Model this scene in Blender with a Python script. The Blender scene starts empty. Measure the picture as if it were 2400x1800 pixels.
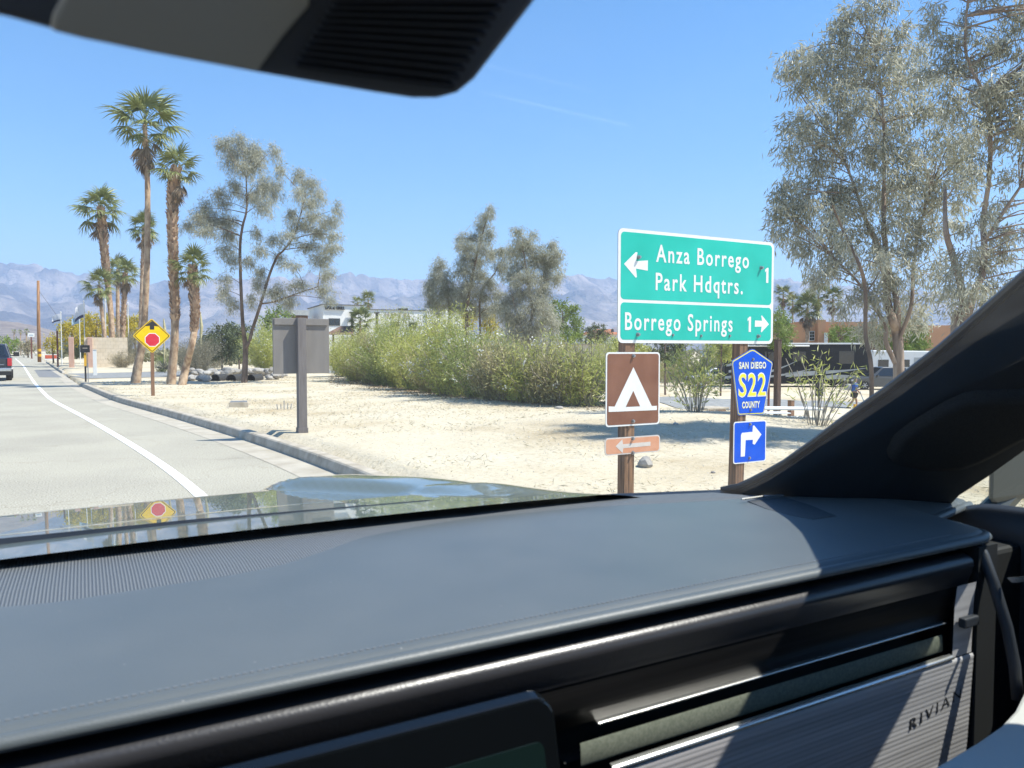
import bpy, math, random
import numpy as np
from mathutils import Vector, Matrix

random.seed(7); RNG = np.random.default_rng(7)
SC = bpy.context.scene
COL = SC.collection

# ------------------------------------------------------------------ camera
H = 1.55                       # lens height above the road
YAW = math.radians(29.2)       # lens turned right of the truck's heading (+Y)
PITCH = math.atan(78 / 1800)
cd = bpy.data.cameras.new('camera'); cam = bpy.data.objects.new('camera', cd); COL.objects.link(cam)
cam.location = (0, 0, H)
cam.rotation_euler = (math.pi / 2 - PITCH, 0, -YAW)
cd.sensor_width = 36; cd.lens = 27; cd.clip_start = 0.02; cd.clip_end = 60000
cd.dof.use_dof = True; cd.dof.focus_distance = 12; cd.dof.aperture_fstop = 9.0
SC.camera = cam
# ------------------------------------------------------------------ sky, sun, exposure
SUN = Vector((0.457, -0.317, 0.831)).normalized()
world = bpy.data.worlds.new('World'); SC.world = world; world.use_nodes = True
nt = world.node_tree; nt.nodes.clear()
sky = nt.nodes.new('ShaderNodeTexSky'); sky.sky_type = 'NISHITA'; sky.sun_disc = False
sky.sun_elevation = math.asin(SUN.z); sky.sun_rotation = math.atan2(SUN.x, SUN.y)
sky.altitude = 0; sky.air_density = 1.0; sky.dust_density = 0.25; sky.ozone_density = 2.0
bg = nt.nodes.new('ShaderNodeBackground'); bg.inputs['Strength'].default_value = 0.097
wo = nt.nodes.new('ShaderNodeOutputWorld')
hs = nt.nodes.new('ShaderNodeHueSaturation'); hs.inputs['Saturation'].default_value = 1.45
nt.links.new(sky.outputs[0], hs.inputs['Color']); nt.links.new(hs.outputs[0], bg.inputs[0]); nt.links.new(bg.outputs[0], wo.inputs[0])
ld = bpy.data.lights.new('sun', 'SUN'); ld.energy = 4.6; ld.angle = math.radians(0.53); ld.color = (1.0, 0.955, 0.88)
sun = bpy.data.objects.new('sun', ld); COL.objects.link(sun)
sun.rotation_euler = SUN.to_track_quat('Z', 'Y').to_euler()
SC.view_settings.view_transform = 'Standard'; SC.view_settings.look = 'None'
SC.view_settings.exposure = 0.96; SC.view_settings.gamma = 1.0
SC.render.engine = 'CYCLES'
SC.cycles.max_bounces = 7; SC.cycles.diffuse_bounces = 3; SC.cycles.glossy_bounces = 3
SC.cycles.transparent_max_bounces = 10; SC.cycles.volume_bounces = 1
SC.cycles.use_denoising = True
SC.cycles.sample_clamp_indirect = 6

# ------------------------------------------------------------------ photograph geometry helpers (2400 x 1800 frame)
_F = np.array((math.sin(YAW) * math.cos(PITCH), math.cos(YAW) * math.cos(PITCH), -math.sin(PITCH)))
_R = np.array((math.cos(YAW), -math.sin(YAW), 0.0))
_U = np.cross(_R, _F)
EYE = np.array((0, 0, H))
def ray(px, py): return _F + _R * (px - 1200) / 1800 + _U * (900 - py) / 1800
def at(px, py, Z): return EYE + ray(px, py) * Z
def onz(px, py, z): d = ray(px, py); return EYE + d * ((z - H) / d[2])
def onY(px, py, Y): d = ray(px, py); return EYE + d * (Y / d[1])
def onX(px, py, X): d = ray(px, py); return EYE + d * (X / d[0])
def onP(px, py, p, n): d = ray(px, py); return EYE + d * (np.dot(np.asarray(p) - EYE, n) / np.dot(d, n))
def zof(px, py, g):                     # depth where the ray meets height g
    d = ray(px, py); return (g - H) / d[2]
def ss(a, b, x): t = np.clip((x - a) / (b - a), 0, 1); return t * t * (3 - 2 * t)

# ------------------------------------------------------------------ noise
_perm = np.random.default_rng(3).random((256, 256))
def vnoise(x, y):
    x = np.asarray(x, float); y = np.asarray(y, float)
    xi = np.floor(x).astype(int); yi = np.floor(y).astype(int); fx = x - xi; fy = y - yi
    fx = fx * fx * (3 - 2 * fx); fy = fy * fy * (3 - 2 * fy)
    a = _perm[xi % 256, yi % 256]; b = _perm[(xi + 1) % 256, yi % 256]
    c = _perm[xi % 256, (yi + 1) % 256]; d = _perm[(xi + 1) % 256, (yi + 1) % 256]
    return (a * (1 - fx) + b * fx) * (1 - fy) + (c * (1 - fx) + d * fx) * fy
def fbm(x, y, o=4):
    s = 0; a = .5
    for k in range(o): s = s + a * vnoise(x * 2 ** k + 17 * k, y * 2 ** k + 31 * k); a *= .5
    return s
def ridged(x, y, o=5):
    s = 0; a = .5
    for k in range(o): s = s + a * (1 - np.abs(2 * vnoise(x * 2 ** k + 11 * k, y * 2 ** k + 7 * k) - 1)); a *= .5
    return s

# ------------------------------------------------------------------ materials
M = {}
def mat(name, col, col2=None, scale=8, rough=.7, bump=0, bscale=None, metal=0, spec=.5, coat=0, detail=4, lo=.35, hi=.65,
        stretch=None, coords='Object', transl=0, island=False, coat_rough=.03, bdist=.02):
    m = bpy.data.materials.new(name); m.use_nodes = True; n = m.node_tree; b = n.nodes['Principled BSDF']
    b.inputs['Base Color'].default_value = (*col, 1); b.inputs['Roughness'].default_value = rough
    b.inputs['Metallic'].default_value = metal; b.inputs['Specular IOR Level'].default_value = spec
    b.inputs['Coat Weight'].default_value = coat; b.inputs['Coat Roughness'].default_value = coat_rough
    src = None
    if col2 is not None or bump:
        tc = n.nodes.new('ShaderNodeTexCoord'); src = tc.outputs['Object']
        if coords == 'World':
            g = n.nodes.new('ShaderNodeNewGeometry'); src = g.outputs['Position']
        if stretch:
            mp = n.nodes.new('ShaderNodeMapping'); mp.inputs['Scale'].default_value = stretch
            n.links.new(src, mp.inputs[0]); src = mp.outputs[0]
    if col2 is not None:
        tx = n.nodes.new('ShaderNodeTexNoise'); tx.inputs['Scale'].default_value = scale; tx.inputs['Detail'].default_value = detail
        n.links.new(src, tx.inputs['Vector'])
        rp = n.nodes.new('ShaderNodeValToRGB'); rp.color_ramp.elements[0].position = lo; rp.color_ramp.elements[1].position = hi
        rp.color_ramp.elements[0].color = (*col, 1); rp.color_ramp.elements[1].color = (*col2, 1)
        if island:
            g = n.nodes.new('ShaderNodeNewGeometry')
            ad = n.nodes.new('ShaderNodeMath'); ad.operation = 'MULTIPLY_ADD'; ad.inputs[1].default_value = .5
            n.links.new(g.outputs['Random Per Island'], ad.inputs[0])
            mu = n.nodes.new('ShaderNodeMath'); mu.operation = 'MULTIPLY'; mu.inputs[1].default_value = .5
            n.links.new(tx.outputs['Fac'], mu.inputs[0]); n.links.new(mu.outputs[0], ad.inputs[2])
            n.links.new(ad.outputs[0], rp.inputs[0])
        else:
            n.links.new(tx.outputs['Fac'], rp.inputs[0])
        n.links.new(rp.outputs[0], b.inputs['Base Color'])
    if bump:
        t2 = n.nodes.new('ShaderNodeTexNoise'); t2.inputs['Scale'].default_value = bscale or scale * 4; t2.inputs['Detail'].default_value = 6
        n.links.new(src, t2.inputs['Vector'])
        bp = n.nodes.new('ShaderNodeBump'); bp.inputs['Strength'].default_value = bump; bp.inputs['Distance'].default_value = bdist
        n.links.new(t2.outputs['Fac'], bp.inputs['Height']); n.links.new(bp.outputs[0], b.inputs['Normal'])
    if transl:
        tr = n.nodes.new('ShaderNodeBsdfTranslucent'); mx = n.nodes.new('ShaderNodeMixShader'); mx.inputs[0].default_value = transl
        out = n.nodes['Material Output']
        if col2 is not None: n.links.new(rp.outputs[0], tr.inputs[0])
        else: tr.inputs[0].default_value = (*col, 1)
        n.links.new(b.outputs[0], mx.inputs[1]); n.links.new(tr.outputs[0], mx.inputs[2]); n.links.new(mx.outputs[0], out.inputs[0])
    M[name] = m
    return m
def glass(name, tint, refl=.05, rough=.0):
    m = bpy.data.materials.new(name); m.use_nodes = True; n = m.node_tree; n.nodes.remove(n.nodes['Principled BSDF'])
    t = n.nodes.new('ShaderNodeBsdfTransparent'); t.inputs[0].default_value = (*tint, 1)
    g = n.nodes.new('ShaderNodeBsdfGlossy'); g.inputs['Roughness'].default_value = rough
    fr = n.nodes.new('ShaderNodeFresnel'); fr.inputs[0].default_value = 1.25
    mul = n.nodes.new('ShaderNodeMath'); mul.operation = 'MULTIPLY'; mul.inputs[1].default_value = refl / .0123
    cl = n.nodes.new('ShaderNodeClamp')
    mx = n.nodes.new('ShaderNodeMixShader')
    n.links.new(fr.outputs[0], mul.inputs[0]); n.links.new(mul.outputs[0], cl.inputs[0]); n.links.new(cl.outputs[0], mx.inputs[0])
    n.links.new(t.outputs[0], mx.inputs[1]); n.links.new(g.outputs[0], mx.inputs[2])
    n.links.new(mx.outputs[0], n.nodes['Material Output'].inputs[0])
    M[name] = m
    return m

# ------------------------------------------------------------------ objects
def wloc(o):
    v = Vector((0, 0, 0))
    while o is not None: v = v + o.location; o = o.parent
    return v
def tag(o, label=None, cat=None, group=None, kind=None):
    if label: o['label'] = label
    if cat: o['category'] = cat
    if group: o['group'] = group
    if kind: o['kind'] = kind
    return o
def thing(name, label, cat, loc=(0, 0, 0), rz=0, group=None):
    o = bpy.data.objects.new(name, None); COL.objects.link(o); o.location = tuple(float(c) for c in loc)
    o.rotation_euler = (0, 0, rz); o.empty_display_size = .1
    return tag(o, label, cat, group)
def link(name, me, parent=None, loc=(0, 0, 0), rot=(0, 0, 0)):
    o = bpy.data.objects.new(name, me); COL.objects.link(o); o.location = loc; o.rotation_euler = rot
    if parent is not None: o.parent = parent
    return o
def npmesh(name, V, F, m, smooth=False):
    V = np.asarray(V, np.float32).reshape(-1, 3); F = np.asarray(F, np.int32); k = F.shape[1]
    me = bpy.data.meshes.new(name); me.vertices.add(len(V)); me.vertices.foreach_set('co', V.ravel())
    me.loops.add(F.size); me.loops.foreach_set('vertex_index', F.ravel())
    me.polygons.add(len(F)); me.polygons.foreach_set('loop_start', np.arange(0, F.size, k, dtype=np.int32))
    me.polygons.foreach_set('loop_total', np.full(len(F), k, np.int32))
    me.polygons.foreach_set('use_smooth', np.full(len(F), smooth, bool))
    me.update(calc_edges=True)
    if m is not None: me.materials.append(M[m] if isinstance(m, str) else m)
    return me
class MB:
    """collects shapes, builds ONE mesh"""
    def __init__(s): s.v = []; s.f = []
    def add(s, V, F):
        o = len(s.v); s.v += [tuple(map(float, p)) for p in V]; s.f += [tuple(i + o for i in f) for f in F]; return s
    def box(s, c, d, rz=0, rx=0, ry=0):
        R = Matrix.Rotation(rz, 3, 'Z') @ Matrix.Rotation(ry, 3, 'Y') @ Matrix.Rotation(rx, 3, 'X')
        P = [Vector(c) + R @ Vector((sx * d[0] / 2, sy * d[1] / 2, sz * d[2] / 2)) for sx in (-1, 1) for sy in (-1, 1) for sz in (-1, 1)]
        return s.add(P, [(0, 1, 3, 2), (4, 6, 7, 5), (0, 4, 5, 1), (2, 3, 7, 6), (0, 2, 6, 4), (1, 5, 7, 3)])
    def span(s, a, b): return s.box([(a[i] + b[i]) / 2 for i in range(3)], [abs(b[i] - a[i]) for i in range(3)])
    def prism(s, P, ext):
        n = len(P); P = [Vector(p) for p in P]; e = Vector(ext)
        V = P + [p + e for p in P]
        return s.add(V, [tuple(range(n)), tuple(range(2 * n - 1, n - 1, -1))] + [(i, i + n, (i + 1) % n + n, (i + 1) % n) for i in range(n)])
    def tube(s, pts, rad, n=8, cap=True):
        pts = [Vector(p) for p in pts]; k = len(pts)
        rad = [rad] * k if isinstance(rad, (int, float)) else rad
        V = []; ref = Vector((0.31, 0.17, 0.93)).normalized()
        for i in range(k):
            t = (pts[min(i + 1, k - 1)] - pts[max(i - 1, 0)]).normalized()
            if abs(t.dot(ref)) > .95: ref = Vector((1, 0, 0)) if abs(t.x) < .8 else Vector((0, 1, 0))
            a = t.cross(ref).normalized(); b = t.cross(a)
            for j in range(n):
                w = 2 * math.pi * j / n; V.append(pts[i] + (a * math.cos(w) + b * math.sin(w)) * rad[i])
        F = [(i * n + j, i * n + (j + 1) % n, (i + 1) * n + (j + 1) % n, (i + 1) * n + j) for i in range(k - 1) for j in range(n)]
        if cap: F += [tuple(range(n - 1, -1, -1)), tuple(range((k - 1) * n, k * n))]
        return s.add(V, F)
    def grid(s, rows):                     # rows of equal length
        n = len(rows[0]); V = [p for r in rows for p in r]
        return s.add(V, [(i * n + j, i * n + j + 1, (i + 1) * n + j + 1, (i + 1) * n + j) for i in range(len(rows) - 1) for j in range(n - 1)])
    def lathe(s, prof, c, n=16, axis='Z'):
        V = []
        for r, z in prof:
            for j in range(n):
                w = 2 * math.pi * j / n; p = (r * math.cos(w), r * math.sin(w), z)
                if axis == 'X': p = (p[2], p[0], p[1])
                if axis == 'Y': p = (p[0], p[2], p[1])
                V.append((c[0] + p[0], c[1] + p[1], c[2] + p[2]))
        k = len(prof)
        F = [(i * n + j, i * n + (j + 1) % n, (i + 1) * n + (j + 1) % n, (i + 1) * n + j) for i in range(k - 1) for j in range(n)]
        F += [tuple(range(n - 1, -1, -1)), tuple(range((k - 1) * n, k * n))]
        return s.add(V, F)
    def build(s, name, m, parent=None, smooth=False, local=False, bevel=0, label=None, solid=0):
        off = Vector((0, 0, 0)) if (local or parent is None) else wloc(parent)
        me = bpy.data.meshes.new(name); me.from_pydata([tuple(Vector(p) - off) for p in s.v], [], s.f)
        me.materials.append(M[m] if isinstance(m, str) else m)
        if smooth: me.polygons.foreach_set('use_smooth', [True] * len(me.polygons))
        me.update()
        o = link(name, me, parent)
        if solid:
            md = o.modifiers.new('thick', 'SOLIDIFY'); md.thickness = solid; md.offset = -1
        if bevel:
            md = o.modifiers.new('edge', 'BEVEL'); md.width = bevel; md.segments = 2; md.limit_method = 'ANGLE'
        if label: o['label'] = label
        return o
def struct(o, label=None): return tag(o, label, None, None, 'structure')
def text_mesh(txt, size, xs=1.0, bold=0.0, ext=.001, spacing=1.0):
    c = bpy.data.curves.new('t', 'FONT'); c.body = txt; c.size = size; c.extrude = ext; c.offset = bold; c.space_character = spacing
    c.resolution_u = 3
    o = bpy.data.objects.new('t', c); COL.objects.link(o)
    dg = bpy.context.evaluated_depsgraph_get()
    me = bpy.data.meshes.new_from_object(o.evaluated_get(dg)); bpy.data.objects.remove(o); bpy.data.curves.remove(c)
    return me
def lettering(txt, p0, ux, uy, h, width, m, parent, bold=.0, name='lettering', ext=.0015, spacing=1.0):
    """flat letters: p0 lower-left of the cap band, ux/uy in-plane directions, cap height h, total width"""
    me = text_mesh(txt, 1.0, bold=bold, ext=0.5, spacing=spacing)
    n = len(me.vertices); V = np.empty(n * 3, np.float32); me.vertices.foreach_get('co', V); V = V.reshape(-1, 3)
    x0, x1 = V[:, 0].min(), V[:, 0].max()
    ux = np.asarray(ux, float); ux /= np.linalg.norm(ux); uy = np.asarray(uy, float); uy /= np.linalg.norm(uy); uz = np.cross(ux, uy)
    W = np.asarray(p0, float) + np.outer((V[:, 0] - x0) * width / (x1 - x0), ux) + np.outer(V[:, 1] * h / .729, uy) + np.outer(V[:, 2] * ext, uz)
    W = W - np.array(wloc(parent)); faces = [tuple(p.vertices) for p in me.polygons]; bpy.data.meshes.remove(me)
    lo = np.array([V[list(f), 0].min() for f in faces]); hi = np.array([V[list(f), 0].max() for f in faces])
    order = np.argsort(lo); cur = hi[order[0]]; gaps = []
    for i in order[1:]:
        if lo[i] > cur: gaps.append((lo[i] - cur, (lo[i] + cur) / 2))
        cur = max(cur, hi[i])
    cuts = sorted(g[1] for g in sorted(gaps, reverse=True)[:txt.count(' ')]); mid = (lo + hi) / 2; last = None
    for k in range(len(cuts) + 1):                 # one mesh for each word
        a = cuts[k - 1] if k else -1e9; b = cuts[k] if k < len(cuts) else 1e9
        fs = [f for f, x in zip(faces, mid) if a <= x < b]; ids = sorted({i for f in fs for i in f}); mp = {q: n_ for n_, q in enumerate(ids)}
        mw = bpy.data.meshes.new(name); mw.from_pydata([tuple(W[i]) for i in ids], [], [tuple(mp[i] for i in f) for f in fs]); mw.materials.append(M[m]); mw.update()
        last = link(name, mw, parent)
    return last
def copy_tree(o, parent=None):
    c = o.copy(); COL.objects.link(c); c.parent = parent
    for ch in list(o.children): copy_tree(ch, c)
    return c

# ================================================================== SETTING
def road_material():
    m = bpy.data.materials.new('asphalt'); m.use_nodes = True; n = m.node_tree; b = n.nodes['Principled BSDF']; b.inputs['Roughness'].default_value = .9; b.inputs['Specular IOR Level'].default_value = .25
    g = n.nodes.new('ShaderNodeNewGeometry')
    def tex(kind, sc, det=4):
        t = n.nodes.new(kind); t.inputs['Scale'].default_value = sc
        if 'Detail' in t.inputs: t.inputs['Detail'].default_value = det
        n.links.new(g.outputs['Position'], t.inputs['Vector']); return t
    def ramp(src, els):
        r = n.nodes.new('ShaderNodeValToRGB'); e = r.color_ramp.elements
        while len(e) < len(els): e.new(.5)
        for k, (p, c) in enumerate(els): e[k].position = p; e[k].color = (*c, 1)
        n.links.new(src, r.inputs[0]); return r
    def mul(a, b_, f=1.0):
        x = n.nodes.new('ShaderNodeMix'); x.data_type = 'RGBA'; x.blend_type = 'MULTIPLY'; x.inputs[0].default_value = f
        n.links.new(a, x.inputs[6]); n.links.new(b_, x.inputs[7]); return x.outputs[2]
    fine = tex('ShaderNodeTexNoise', 55, 6); big = tex('ShaderNodeTexNoise', .55, 5); crack = tex('ShaderNodeTexVoronoi', .32); crack.feature = 'DISTANCE_TO_EDGE'
    wob = tex('ShaderNodeTexNoise', 1.4, 4); ad = n.nodes.new('ShaderNodeVectorMath'); ad.operation = 'ADD'; n.links.new(g.outputs['Position'], ad.inputs[0]); n.links.new(wob.outputs['Color'], ad.inputs[1]); n.links.new(ad.outputs[0], crack.inputs['Vector'])
    c = ramp(fine.outputs['Fac'], [(.28, (.13, .12, .09)), (.45, (.37, .345, .275)), (.60, (.45, .42, .335)), (.76, (.72, .68, .565))]).outputs[0]
    c = mul(c, ramp(big.outputs['Fac'], [(.32, (.86, .86, .87)), (.6, (1, 1, 1))]).outputs[0])
    c = mul(c, ramp(crack.outputs['Distance'], [(.0, (.90, .89, .87)), (.004, (.93, .92, .91)), (.007, (1, 1, 1))]).outputs[0])
    n.links.new(c, b.inputs['Base Color'])
    bp = n.nodes.new('ShaderNodeBump'); bp.inputs['Strength'].default_value = .45; bp.inputs['Distance'].default_value = .006
    n.links.new(fine.outputs['Fac'], bp.inputs['Height']); n.links.new(bp.outputs[0], b.inputs['Normal']); M['asphalt'] = m
road_material()
mat('asphalt_drive', (.20, .205, .20), (.27, .272, .262), scale=3, rough=.9, bump=.3, bscale=200, coords='World', bdist=.005)
mat('asphalt_patch', (.16, .162, .16), (.21, .21, .205), scale=5, rough=.9, coords='World')
mat('concrete', (.34, .295, .225), (.49, .435, .345), scale=5, rough=.9, bump=.4, bscale=60, coords='World', bdist=.004, detail=8)
mat('gutter', (.36, .32, .25), (.46, .42, .34), scale=2.5, rough=.95, bump=.4, bscale=120, coords='World', bdist=.004, detail=8)
mat('road_paint', (.40, .38, .34), (.76, .76, .74), scale=26, rough=.8, bump=.4, bscale=200, coords='World', bdist=.003, lo=.33, hi=.45, detail=6)

def dirt_material():
    m = bpy.data.materials.new('desert_dirt'); m.use_nodes = True; n = m.node_tree; b = n.nodes['Principled BSDF']
    b.inputs['Roughness'].default_value = .95; b.inputs['Specular IOR Level'].default_value = .15
    g = n.nodes.new('ShaderNodeNewGeometry')
    def noise(sc, det, rough=.6):
        t = n.nodes.new('ShaderNodeTexNoise'); t.inputs['Scale'].default_value = sc; t.inputs['Detail'].default_value = det
        t.inputs['Roughness'].default_value = rough; n.links.new(g.outputs['Position'], t.inputs['Vector']); return t
    def ramp(src, els):
        r = n.nodes.new('ShaderNodeValToRGB'); e = r.color_ramp.elements
        while len(e) < len(els): e.new(.5)
        for k, (p, c) in enumerate(els): e[k].position = p; e[k].color = (*c, 1)
        n.links.new(src, r.inputs[0]); return r
    big = noise(.35, 6); fine = noise(14, 8, .75)
    r1 = ramp(big.outputs['Fac'], [(.3, (.45, .37, .245)), (.5, (.59, .525, .395)), (.7, (.63, .575, .455))])
    r2 = ramp(fine.outputs['Fac'], [(.3, (.45, .40, .33)), (.46, (.92, .90, .86)), (.7, (1, 1, 1))])
    mx = n.nodes.new('ShaderNodeMix'); mx.data_type = 'RGBA'; mx.blend_type = 'MULTIPLY'; mx.inputs[0].default_value = .85
    n.links.new(r1.outputs[0], mx.inputs[6]); n.links.new(r2.outputs[0], mx.inputs[7]); n.links.new(mx.outputs[2], b.inputs['Base Color'])
    bp = n.nodes.new('ShaderNodeBump'); bp.inputs['Strength'].default_value = .7; bp.inputs['Distance'].default_value = .03
    lump = noise(2.2, 5, .55); bp2 = n.nodes.new('ShaderNodeBump'); bp2.inputs['Strength'].default_value = .38; bp2.inputs['Distance'].default_value = .15
    n.links.new(lump.outputs['Fac'], bp2.inputs['Height']); n.links.new(bp2.outputs[0], bp.inputs['Normal'])
    n.links.new(fine.outputs['Fac'], bp.inputs['Height']); n.links.new(bp.outputs[0], b.inputs['Normal'])
    M['desert_dirt'] = m
dirt_material()

# kerb line, measured on the road plane
KP = [onz(px, py, 0) for px, py in ((767, 1099), (583, 1034), (407, 980), (271, 942), (190, 906), (133, 867.6), (94, 840))]
_ky = [-60., -10., 4.] + [p[1] for p in KP] + [400, 30000]
_kx = [KP[0][0] + .35, KP[0][0] + .25, KP[0][0] + .12] + [p[0] for p in KP] + [KP[-1][0] - 9, KP[-1][0] - 9]
_yd = np.arange(-60, 400, .5); _xd = np.interp(_yd, _ky, _kx)
_k = np.hanning(15); _k /= _k.sum(); _xd = np.convolve(np.pad(_xd, 7, mode='edge'), _k, 'valid')
def kerb_x(Y): return np.interp(Y, _yd, _xd)
GAP = (40.0, 60.0)
_mc = onz(1640, 1000, .15); _mc2 = onz(1180, 950, .15)
def gz(x, y):
    x = np.asarray(x, float); y = np.asarray(y, float); u = x - kerb_x(y) - .17
    z = .135 + .0 * x
    z = z + .22 * np.exp(-(((x - _mc[0]) / 3.5) ** 2 + ((y - _mc[1]) / 3.0) ** 2))
    z = z + .16 * np.exp(-(((x - _mc2[0]) / 3.0) ** 2 + ((y - _mc2[1]) / 4.5) ** 2))
    near = 1 - ss(90, 200, y)
    z = z - 2.0 * ss(8.5, 20, u) * near * (1 - ss(26, 36, y))- 1.6 * ss(12, 40, u) * near * ss(26, 36, y)
    z = z + (fbm(x * .45, y * .45, 3) - .45) * .14 * ss(.3, 3, u) * near + (fbm(x * 1.7, y * 1.7, 3) - .45) * .05 * ss(.2, 1.5, u) * near
    apron = ss(GAP[0] - 1, GAP[0] + 1.5, y) * (1 - ss(GAP[1] - 1.5, GAP[1] + 1, y)) * (1 - ss(2, 14, u))
    z = z * (1 - apron) + .03 * apron
    under = (u < 0)
    z = np.where(under, np.where(u < -9.6, .02, -.15), z)
    return z
def gpt(x, y): return np.array((x, y, float(gz(x, y))))
def ong(px, py):                       # where the ray through a photo pixel meets the ground
    d = ray(px, py); prev = 2.0; t = 2.0
    while t < 400:
        p = EYE + d * t
        if p[2] < gz(p[0], p[1]):
            a, b = prev, t
            for _ in range(18):
                c = (a + b) / 2; p = EYE + d * c
                if p[2] < gz(p[0], p[1]): b = c
                else: a = c
            p = EYE + d * b; return np.array((p[0], p[1], float(gz(p[0], p[1]))))
        prev = t; t *= 1.02
    return EYE + d * 400
def build_ground():
    u = np.concatenate([-np.geomspace(20000, 9.7, 30), [-9.55, -9.5, -4, -.01], np.arange(0, 30, .35), np.geomspace(30, 20000, 60)])
    y = np.concatenate([-np.geomspace(20000, 6, 25), np.arange(-5, 70, .4), np.geomspace(70, 20000, 80)])
    Y, U = np.meshgrid(y, u, indexing='ij'); X = kerb_x(Y) + .17 + U
    Z = gz(X, Y)
    V = np.stack([X, Y, Z], -1).reshape(-1, 3); nu = len(u)
    i, j = np.meshgrid(np.arange(len(y) - 1), np.arange(nu - 1), indexing='ij'); a = (i * nu + j).ravel()
    struct(link('ground', npmesh('ground', V, np.stack([a, a + 1, a + nu + 1, a + nu], 1), 'desert_dirt', True)))
build_ground()
YS = np.concatenate([np.arange(-12, 80, .75), np.arange(80, 200, 3), np.arange(200, 1300, 40)])
def strip(name, u0, u1, z, m, ys=YS, n=2):
    rows = []
    for y in ys:
        k = float(kerb_x(y)); rows.append([(k + u0 + (u1 - u0) * i / (n - 1), y, z(y) if callable(z) else z) for i in range(n)])
    return struct(MB().grid(rows).build(name, m))
strip('road', -9.3, -.46, 0.0, 'asphalt', n=5)
strip('gutter', -.47, .0, lambda y: .004, 'gutter')
# painted edge line follows its own measured course
LP = [onz(px, py, 0) for px, py in ((450, 1134), (320, 1049), (217, 988), (117, 936), (81, 898), (54, 856), (36, 840.5))]
_ly = np.array([-12, 4.] + [p[1] for p in LP]); _lx = np.array([LP[0][0] + .25, LP[0][0] + .1] + [p[0] for p in LP])
yl = np.arange(-8, 190, .7); xl = np.interp(yl, _ly, _lx); xl = np.convolve(np.pad(xl, 7, mode='edge'), _k, 'valid')
struct(MB().grid([[(x - .065, y, .005), (x + .065, y, .005)] for x, y in zip(xl, yl)]).build('edge_line', 'road_paint'))
pq = [onz(*p, .004) for p in ((92, 884), (146, 885), (117, 866), (80, 867))]
struct(MB().add([(p[0], p[1], .0045) for p in pq], [(0, 1, 2, 3)]).build('road_patch', 'asphalt_patch'))

def build_kerb(y0, y1, end0, end1):
    root = bpy.data.objects.new('kerb', None); COL.objects.link(root); struct(root)
    L = 3.05; y = y0
    while y < y1 - .2:
        e = min(y + L, y1); ys = np.linspace(y + .006, e - .006, 5); rows = []
        for q in ys:
            k = float(kerb_x(q)); hh = .15
            if end0 and q < y0 + 1.2: hh *= max(.12, (q - y0) / 1.2)
            if end1 and q > y1 - 1.2: hh *= max(.12, (y1 - q) / 1.2)
            rows.append([(k + .19, q, -.05), (k, q, -.05), (k + .004, q, hh * .3), (k + .028, q, hh - .02), (k + .045, q, hh - .004), (k + .06, q, hh), (k + .175, q, hh + .002), (k + .195, q, hh - .02), (k + .195, q, -.05)])
        mb = MB().grid(rows); n = 9; N = len(ys)
        mb.f += [tuple(range(n - 1, -1, -1)), tuple(range((N - 1) * n, N * n))]
        mb.build('kerb_block', 'concrete', root)
        y = e
    return root
build_kerb(-8, GAP[0], False, True)
build_kerb(GAP[1], 118, True, True)
# side driveway and campground lane, laid on the ground
def lane(name, pts, w, m, dz=.02, n=5):
    P = [Vector((p[0], p[1], 0)) for p in pts]; rows = []; dense = []
    for a, b in zip(P[:-1], P[1:]):
        k = max(2, int((b - a).length / .8)); dense += [a.lerp(b, i / k) for i in range(k)]
    dense.append(P[-1])
    for i, p in enumerate(dense):
        t = (dense[min(i + 1, len(dense) - 1)] - dense[max(i - 1, 0)]).normalized(); s = Vector((t.y, -t.x, 0)); r = []
        for j in range(n):
            q = p + s * w * (j / (n - 1) - .5); r.append((q.x, q.y, float(gz(q.x, q.y)) + dz))
        rows.append(r)
    return struct(MB().grid(rows).build(name, m))
lane('driveway', [(float(kerb_x(51)) + .02, 53), (12, 55), (26, 60), (60, 75)], 11, 'asphalt_drive', n=12)
lane('campground_lane', [ong(*q)[:2] for q in ((1560, 948), (1700, 944), (1850, 944), (1960, 948), (2080, 954), (2250, 968))], 3.6, 'asphalt_drive', dz=.03, n=10)

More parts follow.
